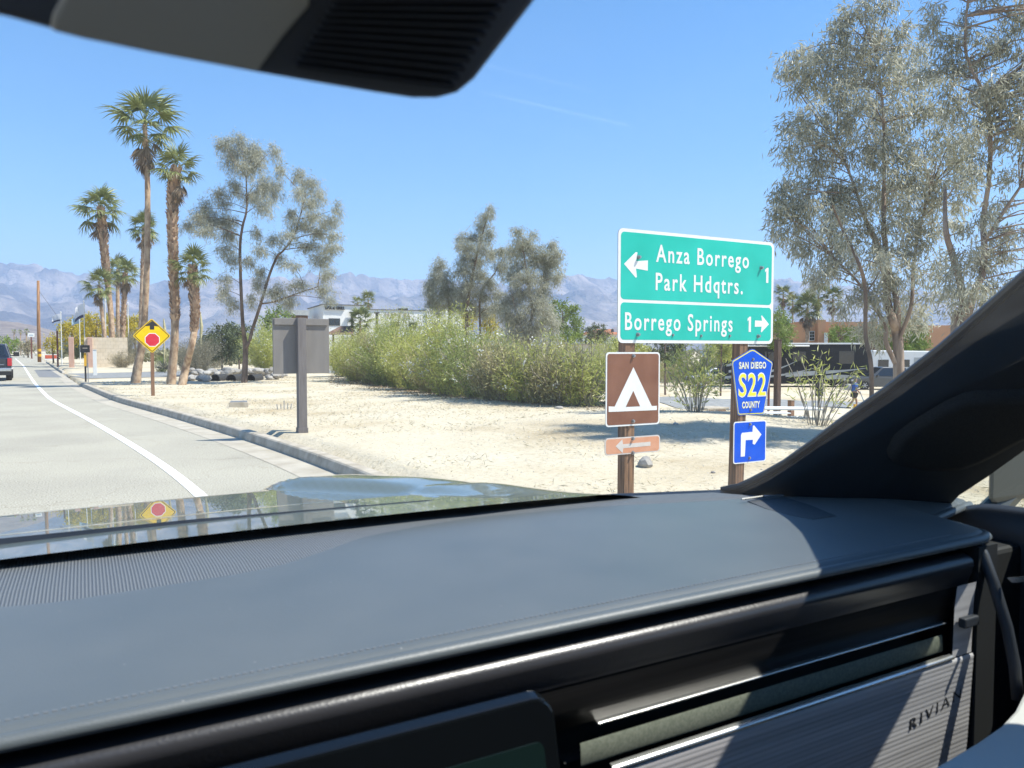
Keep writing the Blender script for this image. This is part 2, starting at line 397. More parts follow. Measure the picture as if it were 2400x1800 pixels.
# ------------------------------------------------------------------ mountains
mat('mountain_rock', (.075, .055, .045), (.31, .25, .20), scale=.0020, rough=1, coords='World', detail=12, lo=.38, hi=.62, bump=.8, bscale=.006, bdist=160)
mat('foothill_rock', (.14, .10, .075), (.24, .19, .145), scale=.02, rough=1, coords='World', detail=10)
def mountains(name, sky_pts, Z0, Zr, Z1, nr, m, p=1.6, amp=.55, fs=900., x0=-500, x1=3000, step=9, seed=0):
    px = np.arange(x0, x1 + 1, step); zz = np.linspace(0, 1, nr)
    Zg = np.where(zz < .8, Z0 + (Zr - Z0) * zz / .8, Zr + (Z1 - Zr) * (zz - .8) / .2)
    PX, ZZ = np.meshgrid(px, Zg, indexing='ij')
    fx, fy = math.sin(YAW), math.cos(YAW); rx, ry = math.cos(YAW), -math.sin(YAW)
    xc = (PX - 1200) / 1800 * ZZ
    X = fx * ZZ + rx * xc; Y = fy * ZZ + ry * xc
    t = np.clip((ZZ - Z0) / (Zr - Z0), 0, None)
    prof = np.where(t <= 1, np.clip(t, 0, 1) ** p, 1 - .6 * (t - 1))
    nz = ridged((X + seed) / fs, (Y + seed) / fs, 6)
    hgt = prof * (1 - amp + amp * nz * 1.6) + .03 * (nz - .5) * ss(0, .2, t)
    yy = np.interp(px, [q[0] for q in sky_pts], [q[1] for q in sky_pts])
    target = (822 - yy) / 1800
    mx = (hgt / ZZ).max(1); sc = target / mx
    k = np.hanning(9); k /= k.sum(); sc = np.convolve(np.pad(sc, 4, mode='edge'), k, 'valid')
    hgt = hgt * sc[:, None] + H * 0 - 1.5
    V = np.stack([X, Y, hgt], -1).reshape(-1, 3); n = len(Zg)
    i, j = np.meshgrid(np.arange(len(px) - 1), np.arange(n - 1), indexing='ij'); a = (i * n + j).ravel()
    return struct(link(name, npmesh(name, V, np.stack([a, a + n, a + n + 1, a + 1], 1), m, True)))
SKYL = [(-600, 600), (-200, 605), (0, 615), (90, 622), (170, 640), (260, 652), (350, 664), (430, 660), (520, 655), (640, 652), (720, 648),
        (770, 641), (830, 643), (900, 652), (960, 656), (1010, 654), (1100, 664), (1200, 668), (1290, 650), (1335, 643), (1370, 645),
        (1400, 652), (1420, 660), (1450, 655), (1550, 662), (1700, 660), (1815, 652), (1850, 655), (1920, 664), (2050, 676), (2300, 690), (3200, 700)]
mountains('mountain_range', SKYL, 4200, 9500, 11500, 110, 'mountain_rock', p=1.35, amp=.78, fs=1000., seed=300)
mountains('foothill', [(-600, 735), (-100, 740), (0, 748), (60, 756), (110, 768), (170, 786), (250, 806), (330, 818), (3200, 821)], 1500, 2500, 3000, 40, 'foothill_rock', p=1.2, amp=.45, fs=400., x1=420, step=8)
# ------------------------------------------------------------------ air
hz = MB().box((5000, 5000, 900 - 4), (32000, 32000, 1800)).build('haze', 'concrete')
hm = bpy.data.materials.new('haze_air'); hm.use_nodes = True; hn = hm.node_tree; hn.nodes.remove(hn.nodes['Principled BSDF'])
pv = hn.nodes.new('ShaderNodeVolumePrincipled'); pv.inputs['Color'].default_value = (.44, .63, .95, 1); pv.inputs['Density'].default_value = 9.0e-5
pv.inputs['Anisotropy'].default_value = .1
hn.links.new(pv.outputs[0], hn.nodes['Material Output'].inputs['Volume'])
hz.data.materials.clear(); hz.data.materials.append(hm); hz['kind'] = 'stuff'
hz['label'] = 'pale desert haze softening the far mountains'

# ================================================================== SIGNS BESIDE THE ROAD
mat('sign_green', (.010, .43, .335), (.020, .51, .41), scale=3, rough=.55, lo=.3, hi=.7, spec=.15)
mat('sign_white', (.72, .72, .69), (.78, .78, .75), scale=14, rough=.5)
mat('sign_brown', (.185, .078, .044), (.24, .11, .066), scale=4, rough=.55, spec=.15)
mat('sign_faded', (.58, .27, .15), (.62, .32, .20), scale=10, rough=.6, spec=.15)
mat('sign_grey', (.55, .50, .44), (.62, .57, .52), scale=12, rough=.6)
mat('sign_blue', (.0, .075, .55), (.0, .09, .62), scale=8, rough=.45, spec=.15)
mat('sign_yellow', (.80, .50, .0), (.85, .56, .01), scale=6, rough=.5, spec=.15)
mat('shield_yellow', (.82, .72, .03), rough=.5)
mat('sign_red', (.62, .03, .05), (.66, .045, .065), scale=8, rough=.5, spec=.15)
mat('sign_black', (.012, .012, .014), rough=.6)
mat('sign_back', (.35, .35, .35), rough=.45, metal=.6)
mat('bolt_metal', (.35, .36, .37), rough=.4, metal=.8)
mat('post_wood', (.085, .046, .024), (.30, .165, .085), scale=5, rough=.85, stretch=(9, 9, .55), bump=.6, bscale=14, coords='World', bdist=.006, lo=.35, hi=.68, detail=6)
mat('post_wood_dark', (.05, .032, .024), (.13, .08, .055), scale=4, rough=.9, stretch=(8, 8, .6), bump=.6, bscale=16, coords='World', bdist=.006)
mat('painted_board', (.175, .16, .145), (.20, .183, .165), scale=3, rough=.75, bump=.15, bscale=60, coords='World', stretch=(3, 3, .6), bdist=.004)
mat('painted_post', (.125, .11, .104), (.165, .148, .14), scale=5, rough=.8, stretch=(8, 8, .7), bump=.4, bscale=20, coords='World', bdist=.005)

SY = 5.1                                       # the sign faces stand square to the road at this distance
def rrect(x0, x1, z0, z1, r, n=5):             # rounded outline in X,Z
    P = []
    for cx, cz, a0 in ((x1 - r, z1 - r, 0), (x0 + r, z1 - r, 90), (x0 + r, z0 + r, 180), (x1 - r, z0 + r, 270)):
        for k in range(n + 1):
            w = math.radians(a0 + 90 * k / n); P.append((cx + r * math.cos(w), cz + r * math.sin(w)))
    return P
def plate(P, y, t, name, m, parent, bevel=0):   # outline in X,Z facing -Y; front face at y, thickness t
    A = sum(P[i][0] * P[(i + 1) % len(P)][1] - P[(i + 1) % len(P)][0] * P[i][1] for i in range(len(P)))
    if A < 0: P = P[::-1]
    return MB().prism([(p[0], y, p[1]) for p in P], (0, t, 0)).build(name, m, parent)
def bolt(x, z, y, parent, r=.008, L=.022):
    MB().lathe([(r * 2.0, y - .003), (r * 2.0, y)], (x, 0, z), 10, 'Y').lathe([(r, y - L), (r, y - .003)], (x, 0, z), 8, 'Y').lathe([(r * 1.6, y - L * .75), (r * 1.6, y - L * .35)], (x, 0, z), 6, 'Y').build('bolt', 'bolt_metal', parent)
UX = (1, 0, 0); UZ = (0, 0, 1)
def xz(px, py, Y=SY): p = onY(px, py, Y); return float(p[0]), float(p[2])

# --- big green guide sign
tl, tr, br, bl = xz(1450, 531), xz(1815, 571), xz(1810, 807), xz(1446, 803)
gx0 = (tl[0] + bl[0]) / 2; gx1 = (tr[0] + br[0]) / 2; g1 = (tl[1] + tr[1]) / 2; g0 = (bl[1] + br[1]) / 2
pl = xz(1476, 900); pr = xz(1747, 900)
gs = thing('guide_sign', 'large green road guide sign with white border and lettering on two wooden posts', 'road sign', (pl[0], SY + .06, float(gz(pl[0], SY))))
pan = plate(rrect(gx0, gx1, g0, g1, .05), SY, .006, 'panel', 'sign_back', gs)
plate(rrect(gx0 + .001, gx1 - .001, g0 + .001, g1 - .001, .049), SY - .0012, .001, 'border', 'sign_white', pan)
zd = (xz(1446, 706)[1] + xz(1810, 717)[1]) / 2        # dividing bar
b_ = .028
plate(rrect(gx0 + b_, gx1 - b_, zd + .013, g1 - b_, .035), SY - .0024, .001, 'upper_field', 'sign_green', pan)
plate(rrect(gx0 + b_, gx1 - b_, g0 + b_, zd - .013, .035), SY - .0024, .001, 'lower_field', 'sign_green', pan)
def words_px(txt, p0, p1, cap_px, m, parent, y=SY - .0036, bold=.018, spacing=1.1, cap=None):
    a = xz(*p0); b = xz(*p1); h = cap or (a[1] - xz(p0[0], p0[1] + cap_px)[1])
    lettering(txt, (a[0], y, a[1]), UX, UZ, h, b[0] - a[0], m, parent, bold=bold, spacing=spacing, ext=.001)
def row(px0, py0, px1, cap, txt):
    a = xz(px0, py0); b = xz(px1, py0)
    lettering(txt, (a[0], SY - .0036, a[1]), UX, UZ, cap, b[0] - a[0], 'sign_white', pan, bold=.015, spacing=1.22, ext=.001)
cap = .150
row(1537, 613, 1754.5, cap, 'Anza Borrego'); row(1536, 679, 1740, cap, 'Park Hdqtrs.')
row(1464, 772.5, 1716, cap, 'Borrego Springs')
def poly_px(pts, name, m, parent, y=SY - .0036):
    return plate([xz(*p) for p in pts], y, .001, name, m, parent)
def one(px, py, h):
    x, z = xz(px, py); w = h * .20
    plate([(x, z), (x + w, z), (x + w, z + h), (x + w * .35, z + h), (x - w * .55, z + h * .86), (x - w * .55, z + h * .70), (x, z + h * .78)], SY - .0036, .001, 'numeral', 'sign_white', pan)
one(1795, 663, cap * .93); one(1754, 778, cap * .93)
poly_px([(1462, 618.5), (1490, 590.5), (1493.5, 592), (1490.5, 612), (1518, 610.5), (1517.5, 634.5), (1490, 629.5), (1492, 649), (1489.5, 651)], 'left_arrow', 'sign_white', pan)
poly_px([(1801.5, 760), (1785, 739), (1783.5, 741), (1785.5, 752), (1769, 751), (1768.5, 766), (1784.5, 765.5), (1782.5, 777), (1784, 779)], 'right_arrow', 'sign_white', pan)
for q in ((1496, 603), (1783, 628), (1494, 784), (1776, 788)): bolt(*xz(*q), SY - .002, pan, .009, .03)
for q in ((1577, 785), (1643, 787), (1710, 787)): bolt(*xz(*q), SY - .002, pan, .006, .012)
def wood_post(px, parent, ztop, Y=SY + .0072, w=.10, lean=0, m='post_wood', name='post'):
    x = xz(px, 1000, Y)[0]; zb = float(gz(x, Y)) - .25
    P = []
    for k in range(7):
        z = zb + (ztop - zb) * k / 6; dx = lean * (z - ztop) + random.uniform(-.002, .002)
        P.append([(x - w / 2 + dx, Y, z), (x + w / 2 + dx, Y, z), (x + w / 2 + dx, Y + w, z), (x - w / 2 + dx, Y + w, z), (x - w / 2 + dx, Y, z)])
    mb = MB().grid(P); o = 6 * 5; mb.f.append((o, o + 1, o + 2, o + 3))
    mb.build(name, m, parent, bevel=.004)
    return x
xL = wood_post(1476, gs, g1 - .06); xR = wood_post(1746, gs, g1 - .06, lean=.025)

# --- brown campground sign
def quad_sign(px, name, label, cat, r, face, border, bw, y=SY):
    P = [xz(*p, y) for p in px]
    x0 = (P[0][0] + P[3][0]) / 2; x1 = (P[1][0] + P[2][0]) / 2; z1 = (P[0][1] + P[1][1]) / 2; z0 = (P[2][1] + P[3][1]) / 2
    t = thing(name, label, cat, ((x0 + x1) / 2, y, z0))
    p = plate(rrect(x0, x1, z0, z1, r), y, .0035, 'panel', 'sign_back', t)
    plate(rrect(x0 + .0005, x1 - .0005, z0 + .0005, z1 - .0005, r), y - .0012, .001, 'border', border, p)
    plate(rrect(x0 + bw, x1 - bw, z0 + bw, z1 - bw, r * .75), y - .0024, .001, 'field', face, p)
    return t, p, x0, x1, z0, z1
t, p, x0, x1, z0, z1 = quad_sign([(1420, 823.5), (1547, 827), (1545, 994.5), (1419, 1001)], 'campground_sign', 'square brown campground sign with white tent symbol on the wooden post', 'road sign', .03, 'sign_brown', 'sign_white', .014)
poly_px([(1484, 860.5), (1440, 953), (1426, 952.5), (1426, 965.5), (1539, 961), (1539, 951), (1527, 951.5)], 'tent_symbol', 'sign_white', p)
poly_px([(1483.5, 916), (1466, 953.5), (1499.5, 952)], 'tent_opening', 'sign_brown', p, SY - .0048)
bolt(*xz(1484, 834), SY - .002, p); bolt(*xz(1483, 987), SY - .002, p)
# --- faded arrow plate under it
t, p, x0, x1, z0, z1 = quad_sign([(1417, 1027), (1547.5, 1019), (1546, 1057), (1418, 1070)], 'arrow_sign', 'faded pinkish orange plate with pale left arrow below the brown tent sign', 'road sign', .03, 'sign_faded', 'sign_grey', .011)
poly_px([(1442.5, 1046), (1458, 1029.5), (1459.5, 1041), (1524, 1035), (1524, 1044.5), (1460, 1050.5), (1459, 1062)], 'left_arrow', 'sign_grey', p)
bolt(*xz(1482.5, 1028), SY - .002, p); bolt(*xz(1482.5, 1061), SY - .002, p)
# --- county route shield
def shield(scale):
    P = [(1763, 818), (1768, 819), (1810, 848), (1811, 853), (1790.5, 968), (1788, 971), (1732, 973.5), (1729, 971), (1715, 851), (1716, 845), (1758, 819.5)]
    c = np.array((1763, 900.)); return [tuple(c + (np.array(q) - c) * scale) for q in P]
sh = thing('county_route_sign', 'blue pentagon county route shield with yellow numerals on the wooden post', 'road sign', (xR, SY, xz(1760, 973)[1]))
p = plate([xz(*q) for q in shield(1.0)], SY, .0035, 'panel', 'sign_back', sh)
plate([xz(*q) for q in shield(.998)], SY - .0012, .001, 'edge', 'sign_blue', p)
plate([xz(*q) for q in shield(.975)], SY - .0024, .001, 'border', 'shield_yellow', p)
plate([xz(*q) for q in shield(.945)], SY - .0036, .001, 'field', 'sign_blue', p)
def shield_text(txt, px0, py0, px1, px_cap, m, y, bold, nm):
    a = xz(px0, py0); b = xz(px1, py0); lettering(txt, (a[0], y, a[1]), UX, UZ, a[1] - xz(px0, py0 - px_cap)[1] if False else abs(a[1] - xz(px0, py0 - px_cap)[1]), b[0] - a[0], m, p, bold=bold, name=nm, ext=.001, spacing=1.1)
shield_text('SAN DIEGO', 1731, 864, 1794.5, 15.5, 'shield_yellow', SY - .0048, .045, 'lettering')
shield_text('SAN DIEGO', 1731.6, 863.6, 1794, 14.8, 'sign_white', SY - .006, .018, 'lettering')
shield_text('S22', 1729.5, 929, 1794.5, 56, 'sign_white', SY - .0048, .028, 'numerals')
shield_text('S22', 1731, 928.3, 1793, 54.6, 'shield_yellow', SY - .006, .004, 'numerals')
shield_text('COUNTY', 1738, 956.5, 1780, 15, 'shield_yellow', SY - .0048, .045, 'lettering')
shield_text('COUNTY', 1738.5, 956, 1779.5, 14.4, 'sign_white', SY - .006, .018, 'lettering')
bolt(*xz(1764, 842), SY - .003, p, .007, .015); bolt(*xz(1758.5, 960.5), SY - .003, p, .007, .015)
# --- blue right turn plate
t, p, x0, x1, z0, z1 = quad_sign([(1720, 988), (1796, 985), (1794.5, 1080), (1717.5, 1089)], 'turn_arrow_sign', 'blue plate with white right turn arrow below the county shield', 'road sign', .025, 'sign_blue', 'sign_white', .011)
poly_px([(1735.5, 1070.5), (1736, 1020), (1738.5, 1014.5), (1763, 1012), (1764, 998), (1767, 997), (1784, 1018), (1768, 1042), (1763.5, 1040), (1764, 1030.5), (1747, 1031.5), (1745, 1069.5)], 'turn_arrow', 'sign_white', p)
bolt(*xz(1757.5, 994), SY - .002, p, .007, .015); bolt(*xz(1756, 1073), SY - .002, p, .007, .015)

# --- stop ahead warning sign
b0 = ong(354, 928); Yw = float(b0[1]) - .05
def xw(px, py): return xz(px, py, Yw)
c = xw(356, 787); hw = (xw(401, 787)[0] - xw(311, 784)[0]) / 2
ws = thing('warning_sign', 'yellow diamond stop ahead sign with red octagon and black arrow on brown post', 'road sign', b0)
def diamond(h, r):
    P = []
    for k in range(4):
        a = math.radians(90 * k); cx = (h - r * 1.414) * math.cos(a); cz = (h - r * 1.414) * math.sin(a)
        for q in range(5):
            w = a + math.radians(-45 + 90 * q / 4); P.append((c[0] + cx + r * math.cos(w), c[1] + cz + r * math.sin(w)))
    return P
p = plate(diamond(hw, .05), Yw, .004, 'panel', 'sign_back', ws)
plate(diamond(hw - .002, .05), Yw - .0015, .001, 'yellow_face', 'sign_yellow', p)
plate(diamond(hw - .035, .04), Yw - .003, .001, 'black_border', 'sign_black', p)
plate(diamond(hw - .065, .03), Yw - .0045, .001, 'yellow_field', 'sign_yellow', p)
oc = xw(357, 796.5); ro = hw * .42
plate([(oc[0] + ro * math.cos(math.radians(22.5 + 45 * k)), oc[1] + ro * math.sin(math.radians(22.5 + 45 * k))) for k in range(8)], Yw - .006, .001, 'octagon_edge', 'sign_white', p)
plate([(oc[0] + ro * .9 * math.cos(math.radians(22.5 + 45 * k)), oc[1] + ro * .9 * math.sin(math.radians(22.5 + 45 * k))) for k in range(8)], Yw - .0075, .001, 'octagon', 'sign_red', p)
plate([xw(*q) for q in ((356, 752), (373, 765.5), (361.5, 764), (361.5, 772.5), (351, 772.5), (351, 763.5), (340, 764.5))], Yw - .006, .001, 'up_arrow', 'sign_black', p)
mat('post_brown', (.19, .10, .052), (.25, .14, .08), scale=4, rough=.85, stretch=(6, 6, .6), coords='World')
MB().span((c[0] - .05, Yw + .005, float(b0[2]) - .1), (c[0] + .05, Yw + .095, c[1] + hw * .5)).build('post', 'post_brown', ws, bevel=.005)

# --- back of the brown board sign
b0 = ong(709, 1015); Yb = float(b0[1])
def xb(px, py, d=0): return xz(px, py, Yb + d)
bs = thing('board_sign', 'back of grey brown painted board sign on a thick square post by the kerb', 'road sign', b0)
pw = (xb(719.5, 900)[0] - xb(699.5, 900)[0]); pc = xb(709.5, 900)[0]; ztop = xb(709, 745)[1]
MB().span((pc - pw / 2, Yb, b0[2] - .1), (pc + pw / 2, Yb + .15, ztop)).build('post', 'painted_post', bs, bevel=.006)
MB().span((pc - pw / 2 - .012, Yb - .012, b0[2] - .1), (pc + pw / 2 + .012, Yb + .162, b0[2] + .09)).build('post_base', 'painted_post', bs, bevel=.004)
xa, xc_ = xb(640, 800, .15)[0], xb(771.5, 800, .15)[0]; zb0 = xb(640, 876.5, .15)[1]; zb1 = ztop - .004
MB().span((xa, Yb + .152, zb0), (xc_, Yb + .20, zb1)).build('board', 'painted_board', bs, bevel=.003)
MB().span((xa + .02, Yb + .117, zb1 - .115), (pc - pw / 2 - .003, Yb + .151, zb1 - .006)).build('batten', 'painted_board', bs, bevel=.003)
MB().span((pc + pw / 2 + .003, Yb + .117, zb1 - .115), (xc_ - .03, Yb + .151, zb1 - .006)).build('batten', 'painted_board', bs, bevel=.003)

# ================================================================== THE TRUCK WE SIT IN
mat('dash_leather', (.080, .096, .104), (.106, .119, .122), scale=5, rough=.45, bump=.35, bscale=520, coords='World', bdist=.0010, lo=.25, hi=.75, detail=10)
_b = M['dash_leather'].node_tree.nodes['Principled BSDF']; _b.inputs['Sheen Weight'].default_value = .07; _b.inputs['Sheen Roughness'].default_value = .45
_n = M['dash_leather'].node_tree; _g = _n.nodes.new('ShaderNodeNewGeometry'); _v = _n.nodes.new('ShaderNodeTexVoronoi'); _v.inputs['Scale'].default_value = 22; _n.links.new(_g.outputs['Position'], _v.inputs['Vector'])
_l = _n.nodes.new('ShaderNodeMath'); _l.operation = 'LESS_THAN'; _l.inputs[1].default_value = .026; _n.links.new(_v.outputs['Distance'], _l.inputs[0])
_m = _n.nodes.new('ShaderNodeMix'); _m.data_type = 'RGBA'; _n.links.new(_l.outputs[0], _m.inputs[0]); _n.links.new(_b.inputs['Base Color'].links[0].from_socket, _m.inputs[6]); _m.inputs[7].default_value = (.24, .24, .23, 1); _n.links.new(_m.outputs[2], _b.inputs['Base Color'])
mat('stitch_thread', (.17, .185, .20), rough=.7)
mat('dash_gap', (.012, .013, .014), rough=.7)
mat('frit_black', (.006, .006, .007), rough=.35)
mat('roll_leather', (.026, .026, .029), (.038, .037, .040), scale=3, rough=.30, bump=.25, bscale=240, coords='World', bdist=.001)
mat('dark_wood', (.006, .006, .0065), (.014, .0135, .0135), scale=3, rough=.5, spec=.12, stretch=(.5, 8, 26), coords='World', bump=.4, bscale=4, bdist=.002, detail=5)
mat('ash_wood', (.40, .385, .39), (.56, .54, .545), scale=3, rough=.45, stretch=(.5, 8, 22), coords='World', bump=.3, bscale=4, bdist=.002, detail=5)
mat('trim_metal', (.62, .62, .60), rough=.25, metal=.9)
mat('screen_black', (.004, .005, .006), rough=.12)
mat('screen_glass', (.006, .014, .013), rough=.10)
mat('vent_fabric', (.12, .135, .10), (.17, .185, .14), scale=260, rough=.9, coords='World')
mat('pillar_cloth', (.022, .027, .034), (.028, .033, .040), scale=300, rough=.85, bump=.2, bscale=900, coords='World', bdist=.0006)
mat('handle_cloth', (.010, .011, .012), (.032, .031, .029), scale=520, rough=.8, coords='World', bump=.4, bscale=700, bdist=.001)
mat('door_trim', (.030, .034, .042), rough=.5)
mat('door_light', (.60, .59, .55), (.66, .65, .60), scale=2, rough=.6, coords='World')
mat('headliner', (.045, .045, .046), rough=.9)
mat('housing_dark', (.11, .135, .18), (.12, .145, .19), scale=2, rough=.55)
mat('housing_grey_lit', (.52, .54, .52), (.58, .60, .57), scale=2, rough=.5)  # grey plastic made paler, with the dash's bounce light put into its colour
mat('grille_mesh', (.045, .05, .055), (.085, .09, .095), scale=420, rough=.6, coords='World')
mat('slat_dark', (.035, .045, .065), rough=.6)
mat('mirror_shell', (.045, .05, .047), rough=.4)
mat('hood_paint', (.15, .17, .125), rough=.35, metal=.15, coat=1.0, coat_rough=.004)
mat('emboss', (.035, .034, .036), rough=.6)
glass('windshield_glass', (.965, .985, .975), refl=.002)
def dusty(m, amount):                       # fine dust on the glass scatters some sunlight
    n = m.node_tree; out = n.nodes['Material Output']; prev = out.inputs[0].links[0].from_socket
    tr = n.nodes.new('ShaderNodeBsdfTranslucent'); tr.inputs[0].default_value = (.9, .9, .88, 1); mx = n.nodes.new('ShaderNodeMixShader')
    g = n.nodes.new('ShaderNodeNewGeometry'); t = n.nodes.new('ShaderNodeTexNoise'); t.inputs['Scale'].default_value = 5; t.inputs['Detail'].default_value = 8
    n.links.new(g.outputs['Position'], t.inputs['Vector']); mr = n.nodes.new('ShaderNodeMapRange'); mr.inputs[1].default_value = .35; mr.inputs[2].default_value = .75; mr.inputs[3].default_value = amount * .7; mr.inputs[4].default_value = amount * 1.6
    n.links.new(t.outputs['Fac'], mr.inputs[0]); n.links.new(mr.outputs[0], mx.inputs[0]); n.links.new(prev, mx.inputs[1]); n.links.new(tr.outputs[0], mx.inputs[2]); n.links.new(mx.outputs[0], out.inputs[0])
dusty(M['windshield_glass'], .016)
glass('door_glass', (.80, .84, .82), refl=.03)
def ribbed_fabric():
    m = bpy.data.materials.new('dash_fabric'); m.use_nodes = True; n = m.node_tree; b = n.nodes['Principled BSDF']; b.inputs['Roughness'].default_value = .6
    g = n.nodes.new('ShaderNodeNewGeometry')
    w = n.nodes.new('ShaderNodeTexWave'); w.wave_type = 'BANDS'; w.bands_direction = 'X'; w.inputs['Scale'].default_value = 68; w.inputs['Distortion'].default_value = .25
    w.inputs['Detail'].default_value = 1
    n.links.new(g.outputs['Position'], w.inputs['Vector'])
    r = n.nodes.new('ShaderNodeValToRGB'); r.color_ramp.elements[0].color = (.085, .095, .105, 1); r.color_ramp.elements[1].color = (.16, .172, .18, 1)
    r.color_ramp.elements[0].position = .25; r.color_ramp.elements[1].position = .75
    n.links.new(w.outputs['Fac'], r.inputs[0]); n.links.new(r.outputs[0], b.inputs['Base Color'])
    bp = n.nodes.new('ShaderNodeBump'); bp.inputs['Strength'].default_value = .8; bp.inputs['Distance'].default_value = .0018
    n.links.new(w.outputs['Fac'], bp.inputs['Height']); n.links.new(bp.outputs[0], b.inputs['Normal'])
    M['dash_fabric'] = m
ribbed_fabric()

DZ = H - .341; DY = .80; DX0, DX1 = -.75, 1.76
cab = thing('truck_cabin', 'truck cabin around the viewer with blue grey dashboard, dark pillar and hood', 'truck', (.4, 0, 0))
# --- dashboard pad
fp = [onz(px, py, DZ) for px, py in ((0, 1305), (452, 1256), (1000, 1204), (1300, 1183), (1700, 1165))]
def front_y(X): return float(np.interp(X, [-.8] + [p[0] for p in fp] + [1.36, 1.52], [fp[0][1] - .03] + [p[1] for p in fp] + [fp[-1][1] - .08, fp[-1][1] - .16]))
XS = np.concatenate([np.linspace(DX0, 1.49, 66), np.linspace(1.495, 1.56, 12), np.linspace(1.58, DX1, 6)])
def rear_off(X): return float(np.interp(X, [1.48, 1.50, 1.52, 1.54, 1.76], [0, .02, .08, .145, .20]))
def pad_z(s): return DZ + .008 * math.sin(math.pi * min(max(s, 0), 1))
rows = []
for X in XS:
    f = front_y(X) + .05; r = [(X, f + .02, DZ - .03)]
    for k in range(15):
        s = k / 14; y = f + (DY + .03 + rear_off(X) - f) * s; r.append((X, y, pad_z(s)))
    for y, z in ((.8225, -.0005), (.8190, -.0032), (.8150, -.0045), (.8110, -.0020), (.8060, -.0020), (.8015, -.0055), (.7995, -.0105), (.8020, -.0155), (.8120, -.0185), (.850, -.0195)): r.append((X, y + rear_off(X), DZ + z))
    rows.append(r)
dash = MB().grid(rows).build('dashboard', 'dash_leather', cab, smooth=True)
# raised stitches along the seam
st = MB()
for X in np.arange(-.3, 1.40, .0075):
    y = DY + .034; st.box((X, y, DZ + .0006), (.0044, .0020, .0012))
st.build('stitching', 'stitch_thread', dash)['kind'] = 'stuff'
# ribbed fabric mat behind the glass
bp_ = [onz(px, py, DZ + .004) for px, py in ((-300, 1462), (0, 1443), (136, 1430), (362, 1394), (588, 1357), (678, 1335), (768, 1303), (859, 1265), (1000, 1235), (1107, 1217), (1378, 1190), (1700, 1174), (1790, 1163))]
rows = []
for k in range(90):
    X = -.72 + (bp_[-1][0] + .72) * k / 89
    yb = float(np.interp(X, [p[0] for p in bp_], [p[1] for p in bp_])); f = front_y(X) + .045
    yb = min(yb, f - .004); r = []
    for j in range(6):
        s = j / 5; y = f + (yb - f) * s; sp = (y - (front_y(X) + .05)) / (DY + .03 - front_y(X) - .05)
        r.append((X, y, pad_z(sp) + .0035 * (1 if j < 5 else -.4)))
    rows.append(r)
MB().grid(rows).build('fabric_mat', 'dash_fabric', dash, smooth=True)
def xprof(name, m, prof, x0, x1, parent, n=40, smooth=True, zt=0.0):
    xs = np.linspace(x0, x1, n)
    return MB().grid([[(x, y, DZ + z + zt * (x - .6)) for y, z in prof] for x in xs]).build(name, m, parent, smooth=smooth)
xprof('shadow_gap', 'dash_gap', [(.845, -.015), (.848, -.04)], DX0, 1.5, dash)
def arc(cy, cz, ry, rz, a0, a1, n): return [(cy + ry * math.cos(math.radians(a0 + (a1 - a0) * i / n)), cz + rz * math.sin(math.radians(a0 + (a1 - a0) * i / n))) for i in range(n + 1)]
xprof('padded_roll', 'roll_leather', [(.846, -.031)] + arc(.826, -.050, .026, .019, 80, 200, 14) + [(.8035, -.066), (.808, -.076), (.8115, -.088)], DX0, 1.415, dash)
xprof('fascia', 'dark_wood', [(.8135, -.0875), (.813, -.095), (.815, -.12), (.820, -.150), (.86, -.152)], DX0, 1.42, dash)
xprof('upper_trim', 'trim_metal', [(.822, -.1500), (.8125, -.1504), (.8115, -.1518), (.8125, -.1532), (.83, -.1535)], .585, 1.355, dash)
xprof('vent_slot', 'dash_gap', [(.835, -.150), (.858, -.155), (.858, -.206), (.84, -.210)], .55, 1.36, dash)
xprof('vent_cloth', 'vent_fabric', [(.8190, -.1745), (.8175, -.178), (.816, -.203), (.818, -.2062)], .56, 1.352, dash)
xprof('lower_trim', 'trim_metal', [(.808, -.2066), (.803, -.2072), (.798, -.2095), (.797, -.2130), (.806, -.2155)], .60, 1.357, dash)
# glovebox with ribbed ash face
prof = [(.802, -.2150)]
for k in range(26):
    z = -.218 - k * .0085; prof += [(.7995 + .0004 * k, z), (.7993 + .0004 * k, z - .003), (.7993 + .0004 * k, z - .006), (.7997 + .0004 * k, z - .0075)]
glove = xprof('glovebox', 'ash_wood', prof, .60, 1.42, cab)
lettering('RIVIAN', onY(2133, 1712, .8025), tuple(onY(2257, 1632, .8025) - onY(2133, 1712, .8025)), (0, 0, 1), .021, .150, 'emboss', glove, bold=-.005, spacing=1.35, ext=.0012)
# rounded right end of the fascia
xprof('end_cheek', 'ash_wood', [(.799, -.082), (.803, -.12), (.805, -.215)], 1.363, 1.422, dash, n=8)
MB().span((1.37, .787, DZ - .158), (1.415, .801, DZ - .140)).build('vent_tab', 'door_trim', dash, bevel=.003)
MB().span((1.43, .80, DZ - .5), (1.49, .85, DZ - .02)).build('end_gap', 'dash_gap', dash); MB().span((1.515, .86, DZ - .6), (1.70, .98, DZ - .06)).build('door_jamb', 'dash_gap', dash, bevel=.01)
MB().span((-.75, .86, DZ - .62), (1.51, .90, DZ - .02)).build('bulkhead', 'dash_gap', dash)
# passenger corner speaker grille
gp = [onz(px, py, DZ + .012) for px, py in ((1752, 1170), (1800, 1164), (1845, 1163), (1900, 1180), (1960, 1205), (1905, 1212), (1850, 1203), (1795, 1188))]
sg = MB().prism([tuple(p - np.array((0, 0, .0055))) for p in gp], (0, 0, .002)).build('speaker_grille', 'grille_mesh', dash)
MB().tube([onz(1738, 1170, DZ + .016), onz(1790, 1163, DZ + .016), onz(1836, 1161, DZ + .016)], .0025, 6).build('grille_trim', 'trim_metal', dash)
